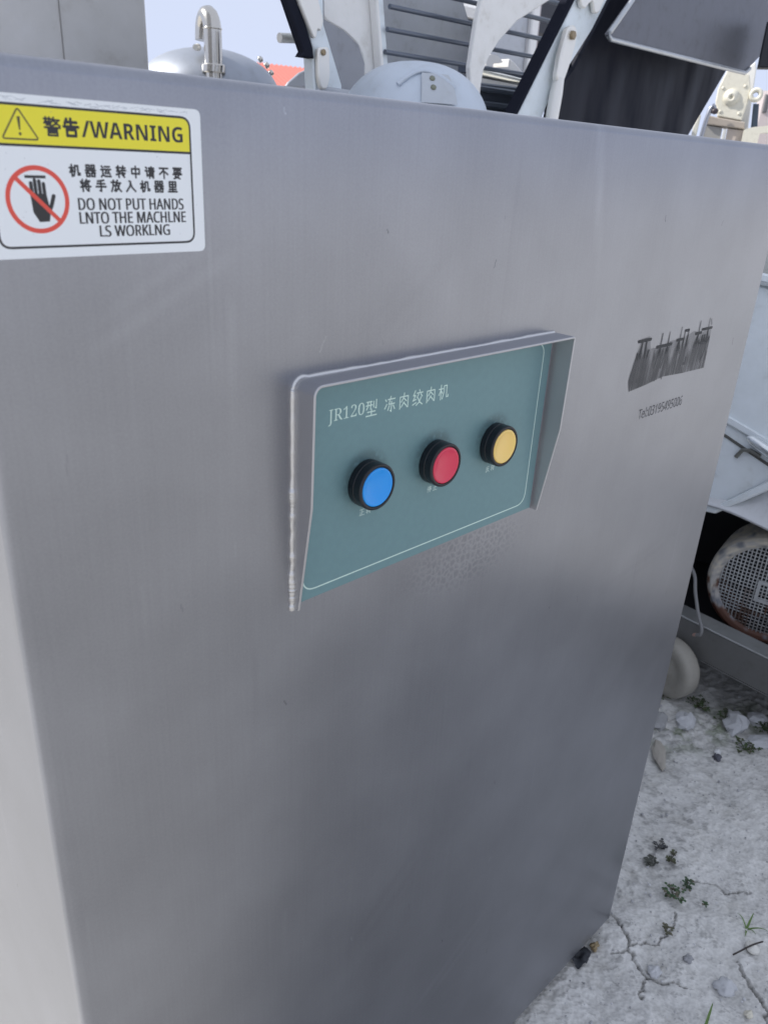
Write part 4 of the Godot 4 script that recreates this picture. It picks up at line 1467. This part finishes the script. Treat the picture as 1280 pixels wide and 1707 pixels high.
# ---------------------------------------------------------------- right-hand machine on its cart
func cart_machine() -> void:
	var t := thing("hopper_machine", "pale blue steel hopper machine with a rusty motor on a castered cart", "machine")
	var pale := steel(lin(0.82, 0.87, 0.90), 0.42, 0.15, 2.0)
	var galv := steel(lin(0.60, 0.61, 0.63), 0.45, 0.5, 5.0)
	var frame_m := steel(lin(0.19, 0.19, 0.188), 0.5, 0.5, 5.0)
	var shade_m := mat(lin(0.012, 0.012, 0.015), 0.7)
	# hopper wall: local x along +z (to the right as seen), leaning back towards its top
	var hw := Node3D.new()
	hw.name = "hopper"
	t.add_child(hw)
	hw.position = Vector3(1.545, 0.42, 0)
	hw.basis = Basis(Vector3(0, 0, 1), Vector3(0.30, 0.954, 0), Vector3(-0.954, 0.30, 0))
	# outline (z, up the wall)
	obj("wall", plate(pts2("-0.75,0.02; -0.285,-0.012; -0.250,-0.018; -0.155,0.078; 0.02,0.26; 0.02,0.40; -0.26,0.415; -0.75,0.46"), 0.0, 0.006, 0.002), pale, hw)
	obj("bottom_flange", plate(pts2("-0.285,-0.014; -0.250,-0.020; -0.155,0.076; 0.02,0.258; 0.03,0.236; -0.150,0.058; -0.246,-0.032; -0.262,-0.034; -0.300,-0.020"), 0.012, 0.018, 0.003), pale, hw)
	obj("top_lip", plate(pts2("-0.75,0.462; -0.26,0.418; 0.03,0.392; 0.03,0.412; -0.26,0.438; -0.75,0.482"), 0.022, 0.05, 0.005), pale, hw)
	obj("door_edge", plate(pts2("-0.75,0.187; -0.30,0.150; -0.19,0.121; 0.02,0.06; 0.02,0.075; -0.19,0.136; -0.30,0.166; -0.75,0.203"), 0.008, 0.008, 0.0025), pale, hw)
	obj("door_seam", plate(pts2("-0.75,0.155; -0.30,0.126; -0.19,0.090; 0.02,0.03; 0.02,0.037; -0.19,0.096; -0.30,0.132; -0.75,0.161"), 0.002, 0.003, 0.0004), mat(lin(0.10, 0.10, 0.09), 0.6), hw)
	var latch := mat(lin(0.82, 0.85, 0.86), 0.25, 0.8)
	obj("latch_bar", tube(PackedVector3Array([Vector3(-0.232, 0.131, 0.018), Vector3(-0.222, 0.128, 0.019), Vector3(-0.17, 0.110, 0.02), Vector3(-0.02, 0.06, 0.02)]), [0.004, 0.0105, 0.0115, 0.0115], 12), latch, hw)
	obj("latch_pin", tube(PackedVector3Array([Vector3(-0.245, 0.088, 0.004), Vector3(-0.236, 0.104, 0.010), Vector3(-0.22, 0.108, 0.010), Vector3(-0.20, 0.102, 0.008)]), 0.0042, 8), mat(lin(0.22, 0.22, 0.2), 0.5, 0.6), hw)
	# inner back of the hopper so that it has depth
	obj("hopper_back", block(1.70, 0.45, -0.78, 2.1, 0.80, 0.25, 0.01), pale, t)
	obj("hopper_rim_box", block(1.76, 0.80, -0.70, 2.0, 0.90, 0.05, 0.008), mat(lin(0.62, 0.61, 0.57), 0.5), t)
	# folded apron over the motor
	var ap := start()
	ap.set_smooth_group(0)
	var rows := []
	for k in 15:
		var f := k / 14.0
		var z := lerpf(-0.30, 0.05, f)
		var drop := 0.004 * sin(f * 9.0) + 0.008 * sin(f * 2.6 + 0.4)
		var lip := 0.403 - 0.02 * f + drop
		rows.append([Vector3(1.575, 0.408 + 0.23 * pow(f, 1.15) + 0.01, z), Vector3(1.555, lerpf(0.415, 0.45, f) + 0.5 * drop, z + 0.008), Vector3(1.525, lip, z + 0.012), Vector3(1.522, lip - 0.004, z + 0.012), Vector3(1.532, lip - 0.007, z + 0.012)])
	for k in 14:
		for j in 4:
			ap.set_smooth_group(0)
			quad(ap, rows[k][j], rows[k + 1][j], rows[k + 1][j + 1], rows[k][j + 1])
	obj("apron", done(ap), galv, t)
	# near-black sheets stand in for the shade in the bay behind the motor
	obj("motor_bay", block(1.86, 0.119, -0.75, 1.88, 0.45, 0.3, 0.002), shade_m, t)
	obj("bay_roof", block(1.60, 0.425, -0.75, 1.86, 0.44, 0.22, 0.002), shade_m, t)
	obj("cart_floor", block(1.475, 0.105, -0.75, 1.95, 0.118, 0.35, 0.003), shade_m, t)
	# motor with its fan cover facing the yard
	var rust := cover_material()
	var c := Vector3(1.60, 0.238, -0.128)
	var axis := Vector3(-0.985, 0.0, 0.17).normalized()
	var prof := PackedVector2Array([Vector2(0.095, 0.006), Vector2(0.102, 0.012), Vector2(0.111, 0.014), Vector2(0.118, 0.009), Vector2(0.1225, -0.002), Vector2(0.124, -0.02), Vector2(0.124, -0.10), Vector2(0.0, -0.10)])
	var motor := obj("motor", lathe(PackedVector2Array([Vector2(0.0, -0.02), Vector2(0.108, -0.10), Vector2(0.108, -0.25), Vector2(0.0, -0.25)]), c, axis, 32), mat(lin(0.05, 0.055, 0.06), 0.6, 0.3), t)
	var cover := obj("fan_cover", lathe_coloured(prof, c, axis), rust, motor)
	var gr := start()
	var ux := Vector3.UP.cross(axis).normalized()
	var uy := axis.cross(ux).normalized()
	var R := 0.097
	var n := 12
	var grime := FastNoiseLite.new()
	grime.seed = 56
	grime.frequency = 20.0
	for k in range(-n, n + 1):
		var o := k * R / (n + 0.5)
		var l := sqrt(maxf(0.0, R * R - o * o))
		var bow := 0.008
		for dirn in 2:
			var seg := PackedVector3Array()
			for q in 5:
				var s := lerpf(-l, l, q / 4.0)
				var uv := Vector2(o, s) if dirn == 0 else Vector2(s, o)
				var lift := bow * (1.0 - uv.length_squared() / (R * R))
				seg.append(c + ux * uv.x + uy * uv.y + axis * (0.006 + lift + (0.0006 if dirn == 0 else 0.0)))
			for q in 4:
				var mp: Vector3 = (seg[q] + seg[q + 1]) * 0.5
				var nn := grime.get_noise_3dv(mp)
				gr.set_color(Color(0.52, 0.53, 0.53).lerp(Color(0.15, 0.085, 0.06), smoothstep(-0.1, 0.3, nn + (c.y - 0.05 - mp.y) * 7.0)).lerp(Color(0.20, 0.20, 0.20), smoothstep(0.1, 0.4, -nn)))
				tube(PackedVector3Array([seg[q], seg[q + 1]]), 0.0014, 5, gr, false)
	var gm := mat(Color.WHITE, 0.6, 0.2)
	gm.vertex_color_use_as_albedo = true
	obj("fan_grille", done(gr), gm, motor)
	# letter-like clip on the grille
	var clip := start()
	for b in [[-0.013, 0.017, 0.013, 0.024], [-0.013, -0.024, 0.013, -0.017], [-0.020, -0.024, -0.013, 0.024]]:
		var z := 0.0175
		var p := [c + ux * b[0] + uy * b[1] + axis * z, c + ux * b[0] + uy * b[3] + axis * z, c + ux * b[2] + uy * b[3] + axis * z, c + ux * b[2] + uy * b[1] + axis * z]
		var w := []
		for v in p:
			w.append(v - axis * 0.003)
		quad(clip, p[0], p[1], p[2], p[3])
		for k in 4:
			quad(clip, p[(k + 1) % 4], p[k], w[k], w[(k + 1) % 4])
	obj("grille_clip", done(clip), mat(lin(0.55, 0.56, 0.56), 0.5, 0.3), motor)
	# cart rail, wheel, cable
	var yaw := deg_to_rad(-5.2)
	var rail := obj("cart_rail", plate(rect(-0.55, 0.104, 0.55, 0.176), 0.0, 0.006, 0.0012), frame_m, t)
	rail.position = Vector3(1.455, 0, -0.15)
	rail.rotation.y = -PI * 0.5 + yaw
	var fl := obj("rail_flange", block(-0.55, 0.1765, -0.045, 0.55, 0.180, 0.001, 0.0008), steel(lin(0.42, 0.43, 0.43), 0.4, 0.7), rail)
	obj("rail_lower_flange", block(-0.55, 0.1, -0.045, 0.55, 0.1035, 0.0, 0.0008), frame_m, rail)
	var nylon := mat(lin(0.36, 0.34, 0.30), 0.65)
	nylon.albedo_texture = dirt_tex
	nylon.uv1_triplanar = true
	nylon.uv1_scale = Vector3(12, 12, 12)
	var cast := Node3D.new()
	cast.name = "caster"
	t.add_child(cast)
	cast.position = Vector3(1.428, 0.0655, -0.232)
	cast.rotation.y = deg_to_rad(-16.0)
	var wp := PackedVector2Array([Vector2(0, 0.004), Vector2(0.014, 0.004), Vector2(0.017, 0.001), Vector2(0.038, 0.002), Vector2(0.042, 0.005), Vector2(0.055, 0.0055), Vector2(0.0625, 0.002), Vector2(0.0655, -0.006), Vector2(0.066, -0.018), Vector2(0.0655, -0.028), Vector2(0.061, -0.034), Vector2(0, -0.034)])
	obj("wheel", lathe(wp, Vector3.ZERO, Vector3.LEFT, 48), nylon, cast)
	obj("axle", lathe(PackedVector2Array([Vector2(0, 0.012), Vector2(0.007, 0.012), Vector2(0.008, 0.0045), Vector2(0, 0.0045)]), Vector3.ZERO, Vector3.LEFT, 8), frame_m, cast)
	obj("fork", block(0.036, -0.008, -0.016, 0.0405, 0.037, 0.016, 0.001), frame_m, cast)
	# second wheel under the far end
	var w2 := obj("caster_far", lathe(wp, Vector3(1.88, 0.0655, -0.5), Vector3.LEFT, 24), nylon, t)
	var w3 := obj("caster_far", lathe(wp, Vector3(1.88, 0.0655, 0.28), Vector3.LEFT, 24), nylon, t)
	obj("caster_far", lathe(wp, Vector3(1.50, 0.0655, 0.36), Vector3.LEFT, 24), nylon, t)
	obj("cross_bar", block(1.50, 0.055, -0.36, 1.88, 0.067, -0.345, 0.002), frame_m, t)
	var cable := mat(lin(0.20, 0.20, 0.20), 0.6)
	var cb := obj("cable", tube(smooth_path([Vector3(1.56, 0.262, -0.33), Vector3(1.52, 0.272, -0.275), Vector3(1.495, 0.262, -0.243), Vector3(1.475, 0.238, -0.226), Vector3(1.455, 0.205, -0.203), Vector3(1.443, 0.183, -0.185), Vector3(1.440, 0.170, -0.183), Vector3(1.443, 0.163, -0.192)], 5), 0.0036, 8), cable, t)
	obj("bare_end", tube(PackedVector3Array([Vector3(1.443, 0.1635, -0.1915), Vector3(1.4445, 0.160, -0.197), Vector3(1.4445, 0.1575, -0.1985)]), [0.0038, 0.0034, 0.0018], 8), mat(lin(0.42, 0.26, 0.22), 0.6), cb)

func smooth_path(p: Array, n: int) -> PackedVector3Array:
	var out := PackedVector3Array()
	for i in p.size() - 1:
		for k in n:
			var a: Vector3 = p[maxi(i - 1, 0)]
			var d: Vector3 = p[mini(i + 2, p.size() - 1)]
			out.append((p[i] as Vector3).cubic_interpolate(p[i + 1], a, d, float(k) / n))
	out.append(p[p.size() - 1])
	return out

func cover_material() -> StandardMaterial3D:
	var m := mat(Color.WHITE, 0.6, 0.1)
	m.vertex_color_use_as_albedo = true
	return m

# old paint that has rusted through along the lower rim, coloured per vertex
func lathe_coloured(profile: PackedVector2Array, at: Vector3, axis: Vector3) -> ArrayMesh:
	var st := SurfaceTool.new()
	st.begin(Mesh.PRIMITIVE_TRIANGLES)
	st.set_smooth_group(0)
	var f := FastNoiseLite.new()
	f.seed = 55
	f.frequency = 28.0
	f.fractal_octaves = 4
	var d := axis.normalized()
	var x := Vector3.UP.cross(d).normalized()
	var y := d.cross(x).normalized()
	var fine := PackedVector2Array()
	for i in profile.size() - 1:
		for k in 4:
			fine.append(profile[i].lerp(profile[i + 1], k / 4.0))
	fine.append(profile[profile.size() - 1])
	var sides := 96
	var vert := func(i: int, k: int) -> void:
		var a := TAU * k / sides
		var p := at + (x * cos(a) + y * sin(a)) * fine[i].x + d * fine[i].y
		var n := f.get_noise_3dv(p)
		var n2 := f.get_noise_3dv(p * 2.3 + Vector3(3, 1, 7))
		var c := Color(0.50, 0.48, 0.45)
		c = c.lerp(Color(0.64, 0.59, 0.49), smoothstep(0.0, 0.4, n2 + (p.y - at.y) * 3.0))
		c = c.lerp(Color(0.22, 0.23, 0.25), smoothstep(0.15, 0.45, -n))
		c = c.lerp(Color(0.13, 0.06, 0.04), smoothstep(-0.1, 0.25, n * 1.1 + (at.y - 0.02 - p.y) * 7.0))
		st.set_color(c)
		st.add_vertex(p)
	for i in fine.size() - 1:
		for k in sides:
			vert.call(i, k)
			vert.call(i + 1, k + 1)
			vert.call(i, k + 1)
			vert.call(i, k)
			vert.call(i + 1, k)
			vert.call(i + 1, k + 1)
	st.generate_normals()
	return st.commit()

func red_shed() -> void:
	var t := thing("red_roofed_shed", "low far shed with a faded red sheet roof", "shed", Vector3(19.3, 0.18, -25), deg_to_rad(-12))
	var red := mat(lin(0.66, 0.20, 0.16), 0.7)
	obj("wall", block(-2.0, -0.3, -5.0, 2.0, 2.6, 0.0, 0.02), mat(lin(0.5, 0.47, 0.43), 0.8), t)
	var st := start()
	for k in 24:
		var x0 := -2.35 + 4.7 * k / 24.0
		var x1 := -2.35 + 4.7 * (k + 1) / 24.0
		var xm := (x0 + x1) * 0.5
		for h in [[x0, xm, 0.0, 0.05], [xm, x1, 0.05, 0.0]]:
			quad(st, Vector3(h[0], 3.72 + h[2], -2.5), Vector3(h[1], 3.72 + h[3], -2.5), Vector3(h[1], 2.55 + h[3], 0.5), Vector3(h[0], 2.55 + h[2], 0.5))
			quad(st, Vector3(h[0], 2.55 + h[2], -5.5), Vector3(h[1], 2.55 + h[3], -5.5), Vector3(h[1], 3.72 + h[3], -2.5), Vector3(h[0], 3.72 + h[2], -2.5))
	obj("roof", done(st), red, t)
	for s in [-1.98, 1.98]:
		var gb := start()
		tri(gb, Vector3(s, 2.58, 0.0), Vector3(s, 2.58, -5.0), Vector3(s, 3.6, -2.5))
		obj("gable", done(gb), mat(lin(0.5, 0.47, 0.43), 0.8), t)

# ---------------------------------------------------------------- small things on the ground
func leaf_mesh(list: Array) -> ArrayMesh:
	# each entry: base, tip, width
	var st := start()
	for l in list:
		var a: Vector3 = l[0]
		var b: Vector3 = l[1]
		var w: float = l[2]
		var side := (b - a).cross(Vector3.UP).normalized() * w
		var lift := Vector3(0, w * 0.35, 0)
		var m1 := a.lerp(b, 0.35)
		var m2 := a.lerp(b, 0.75)
		st.set_smooth_group(0)
		tri(st, a, m1 + side + lift, m1)
		tri(st, a, m1, m1 - side + lift)
		quad(st, m1, m1 + side + lift, m2 + side * 0.85 + lift, m2)
		quad(st, m1 - side + lift, m1, m2, m2 - side * 0.85 + lift)
		tri(st, m2, m2 + side * 0.85 + lift, b)
		tri(st, m2 - side * 0.85 + lift, m2, b)
	return done(st)

func weed(called: String, label: String, at: Vector3, n: int, r: float, h: float, c: Color, rng: RandomNumberGenerator, dry: Color, parts := 1) -> Node3D:
	var t := thing(called, label, "weed", at)
	var leaves := []
	var old := []
	var stems := start()
	for i in n:
		var a := rng.randf() * TAU
		var d := r * sqrt(rng.randf())
		var o := Vector3(cos(a) * d, h * rng.randf_range(0.35, 1.0), sin(a) * d)
		tube(PackedVector3Array([Vector3(0, -0.001, 0), o * 0.6 + Vector3(0, h * 0.1, 0), o]), 0.0004, 4, stems)
		for k in 3:
			var b := a + TAU * k / 3.0 + rng.randf_range(-0.4, 0.4)
			var l := rng.randf_range(0.0032, 0.0062)
			var e := [o, o + Vector3(cos(b) * l, rng.randf_range(-0.001, 0.0018), sin(b) * l), l * 0.42]
			if rng.randf() < 0.25:
				old.append(e)
			else:
				leaves.append(e)
	var m := mat(c, 0.6)
	m.backlight_enabled = true
	m.backlight = c * 0.5
	obj("leaves", leaf_mesh(leaves), m, t)
	if old.size() > 0:
		obj("old_leaves", leaf_mesh(old), mat(dry, 0.7), t)
	obj("stems", done(stems), mat(dry, 0.7), t)
	return t

func grass(called: String, label: String, at: Vector3, blades: Array) -> Node3D:
	# each blade: direction, length, lift, width
	var t := thing(called, label, "grass", at)
	var m := mat(lin(0.12, 0.20, 0.05), 0.5)
	m.backlight_enabled = true
	m.backlight = lin(0.06, 0.1, 0.02)
	for b in blades:
		var st := start()
		st.set_smooth_group(0)
		var dir := Vector3(cos(b[0]), 0, sin(b[0]))
		var side := dir.cross(Vector3.UP) * (b[3] as float)
		var prev := []
		for k in 9:
			var f := k / 8.0
			var w := (1.0 - f * f) * 0.95 + 0.05
			var p: Vector3 = dir * (b[1] as float) * f + Vector3(0, (b[2] as float) * sin(f * 2.1) - 0.001, 0)
			var row := [p - side * w, p + Vector3(0, -absf(b[3]) * 0.4, 0), p + side * w]
			if k > 0:
				quad(st, prev[0], prev[1], row[1], row[0])
				quad(st, prev[1], prev[2], row[2], row[1])
			prev = row
		obj("blade", done(st), m, t)
	return t

func ground_things() -> void:
	var rng := RandomNumberGenerator.new()
	rng.seed = 99
	var leaf := lin(0.055, 0.105, 0.045)
	var dull := lin(0.085, 0.09, 0.075)
	var dry := lin(0.14, 0.13, 0.09)
	weed("clover_weed", "green clover-like weed in the middle of the bare ground", Vector3(0.967, 0.0, 0.040), 26, 0.015, 0.014, leaf, rng, dry)
	weed("clover_weed", "small clump of darker weed just right of the green clover", Vector3(1.000, 0.0, 0.047), 12, 0.009, 0.012, lin(0.05, 0.085, 0.045), rng, dry)
	weed("creeping_weed", "dull olive weed nearest to the panel's lower right edge", Vector3(1.000, 0.0, -0.014), 15, 0.012, 0.008, dull, rng, lin(0.06, 0.06, 0.05))
	weed("creeping_weed", "dusty olive weed right of the one beside the panel edge", Vector3(1.030, 0.0, 0.002), 13, 0.011, 0.009, lin(0.08, 0.09, 0.045), rng, lin(0.07, 0.065, 0.04))
	weed("withered_weed", "withered dark grey weed behind the two olive weeds", Vector3(1.042, 0.0, -0.026), 11, 0.011, 0.006, lin(0.06, 0.062, 0.066), rng, lin(0.05, 0.05, 0.05))
	weed("tiny_weed", "tiny sprig growing out of the forked crack", Vector3(0.903, 0.0, 0.063), 7, 0.008, 0.006, lin(0.10, 0.10, 0.06), rng, dry)
	weed("tiny_weed", "speck of weed alone right of the green clover", Vector3(0.99, 0.0, 0.079), 3, 0.003, 0.005, leaf, rng, dry)
	# moss and weeds under the cart
	var ml := [["low moss clump at the foot of the caster wheel", 1.412, -0.225], ["moss clump just right of the caster wheel", 1.448, -0.155], ["moss tuft between the rubble stones under the rail", 1.452, -0.098], ["moss tuft in front of the pale rubble block", 1.392, -0.030], ["moss clump right of the pale rubble block", 1.49, -0.028]]
	for q in ml:
		weed("moss_clump", q[0], Vector3(q[1], 0.002, q[2]), 30, 0.026, 0.012, lin(0.06, 0.095, 0.035), rng, lin(0.09, 0.09, 0.05))
	grass("grass_tuft", "five-bladed tuft of bright grass above the white shell", Vector3(0.997, 0.0, 0.141), [[-0.1, 0.030, 0.010, 0.0016], [2.9, 0.020, 0.006, 0.0014], [1.15, 0.028, 0.012, 0.0015], [-1.3, 0.020, 0.014, 0.0013], [2.0, 0.016, 0.010, 0.0013]])
	grass("grass_sprout", "single upright grass blade at the bottom edge", Vector3(0.800, 0.0, 0.168), [[-0.2, 0.036, 0.020, 0.0019], [0.5, 0.018, 0.012, 0.0013]])
	# shell with the twig across it
	var sh := mat(lin(0.72, 0.70, 0.64), 0.4)
	tag(obj("snail_shell", shell_mesh(Vector3(0.968, 0.001, 0.160), 0.0105), sh), "small round white shell below the grass tuft", "shell")
	tag(obj("twig", tube(smooth_path([Vector3(0.938, 0.002, 0.146), Vector3(0.952, 0.008, 0.1535), Vector3(0.966, 0.0125, 0.1605), Vector3(0.9835, 0.011, 0.168)], 4), 0.0013, 6), mat(lin(0.05, 0.04, 0.035), 0.7)), "short dark twig lying across the white shell", "twig")
	# stones
	var chalk := mat(lin(0.58, 0.585, 0.60), 0.9)
	chalk.albedo_texture = dirt_tex
	chalk.uv1_triplanar = true
	chalk.uv1_scale = Vector3(20, 20, 20)
	var sl := [
		["pale chalky stone half sunk near the bottom right", 0.882, 0.160, 0.015, 0.006, 0.012, chalk],
		["little cream pebble at the bottom right corner", 0.868, 0.198, 0.0055, 0.005, 0.005, mat(lin(0.74, 0.70, 0.58), 0.7)],
		["whitish stone bedded beside the branching crack", 0.829, 0.081, 0.010, 0.005, 0.008, chalk],
		["small white chip left of the olive moss", 1.343, -0.064, 0.008, 0.006, 0.006, mat(lin(0.78, 0.78, 0.77), 0.7)],
		["small dark pebble just below the white chip", 1.328, -0.057, 0.008, 0.006, 0.007, mat(lin(0.10, 0.10, 0.12), 0.7)],
		["greyish pebble in the mud between cracks", 0.884, 0.105, 0.007, 0.004, 0.006, mat(lin(0.34, 0.34, 0.35), 0.9)],
		["yellowish lump in the gap at the panel's bottom edge", 0.800, 0.004, 0.007, 0.006, 0.005, mat(lin(0.30, 0.23, 0.13), 0.8)],
	]
	for s in sl:
		tag(obj("stone", ball(Vector3(s[1], s[4] * 0.25, s[2]), Vector3(s[3], s[4], s[5]), rng, 0.8), s[6]), s[0], "stone")
	# rubble in front of the cart
	var rub := [
		["broad pale rubble block lying under the rail", 1.447, -0.076, 0.036, 0.020, 0.026, 0.3, chalk],
		["small pale rubble block right of the broad one", 1.498, -0.052, 0.018, 0.014, 0.02, 0.8, chalk],
		["flat slab of rubble in front of the broad block", 1.440, -0.016, 0.048, 0.010, 0.016, -0.6, chalk],
		["white broken stone just below the caster wheel", 1.378, -0.148, 0.026, 0.014, 0.02, 0.5, chalk],
		["tan brick fragment standing in the mud by the panel", 1.248, -0.136, 0.044, 0.006, 0.013, 0.62, mat(lin(0.42, 0.39, 0.34), 0.9)],
		["grey rubble piece left of the white broken stone", 1.335, -0.185, 0.03, 0.012, 0.02, 0.2, mat(lin(0.36, 0.36, 0.36), 0.9)],
	]
	for s in rub:
		var o := obj("rubble_block", ball(Vector3.ZERO, Vector3(s[3], s[4], s[5]), rng, 0.55, 5, false), s[7])
		o.position = Vector3(s[1], s[4] * 0.35, s[2])
		o.rotation.y = s[6]
		tag(o, s[0], "rubble")
	# a small crumpled dark sheet at the panel foot
	var dark_bit := start()
	dark_bit.set_smooth_group(0)
	var sn := FastNoiseLite.new()
	sn.seed = 71
	sn.frequency = 60.0
	var sp := func(i: int, k: int) -> Vector3:
		var x := 0.752 + 0.036 * i / 10.0
		var z := -0.006 + 0.018 * k / 5.0 * (1.0 - 0.5 * absf(i / 10.0 - 0.4))
		return Vector3(x, 0.008 + 0.010 * sn.get_noise_2d(x, z) - 0.004 * k / 5.0, z)
	for i in 10:
		for k in 5:
			quad(dark_bit, sp.call(i, k), sp.call(i + 1, k), sp.call(i + 1, k + 1), sp.call(i, k + 1))
	tag(obj("dark_sheet", done(dark_bit), mat(lin(0.025, 0.028, 0.035), 0.6)), "crumpled dark sheet at the foot of the panel", "dark_bit")
	# loose grit
	var mm := MultiMesh.new()
	mm.transform_format = MultiMesh.TRANSFORM_3D
	mm.use_colors = true
	mm.mesh = ball(Vector3.ZERO, Vector3(1, 0.7, 0.9), rng, 0.4, 4)
	var count := 1500
	mm.instance_count = count
	for i in count:
		var x := rng.randf_range(0.62, 1.6)
		var z := rng.randf_range(-0.3, 0.26)
		var s := rng.randf_range(0.0006, 0.0016)
		if rng.randf() < 0.06:
			s *= 2.0
		mm.set_instance_transform(i, Transform3D(Basis.from_euler(Vector3(rng.randf(), rng.randf() * TAU, rng.randf())).scaled(Vector3.ONE * s), Vector3(x, 0.0, z)))
		var v := rng.randf_range(0.28, 0.68)
		mm.set_instance_color(i, Color(v, v, v * 1.02))
	var mi := MultiMeshInstance3D.new()
	mi.name = "grit"
	mi.multimesh = mm
	var gmat := mat(Color.WHITE, 0.95)
	gmat.vertex_color_use_as_albedo = true
	mi.material_override = gmat
	add_child(mi)
	tag(mi, "loose grit and crumbs scattered over the dusty ground", "grit")
	mi.set_meta("kind", "stuff")

func shell_mesh(at: Vector3, r: float) -> ArrayMesh:
	var prof := PackedVector2Array([Vector2(r * 0.85, 0), Vector2(r, r * 0.25), Vector2(r * 0.93, r * 0.55), Vector2(r * 0.8, r * 0.66), Vector2(r * 0.72, r * 0.64), Vector2(r * 0.6, r * 0.86), Vector2(r * 0.45, r * 0.92), Vector2(r * 0.38, r * 0.9), Vector2(r * 0.25, r * 1.02), Vector2(0, r * 1.06)])
	return lathe(prof, at, Vector3(0.15, 1, 0.2), 20)
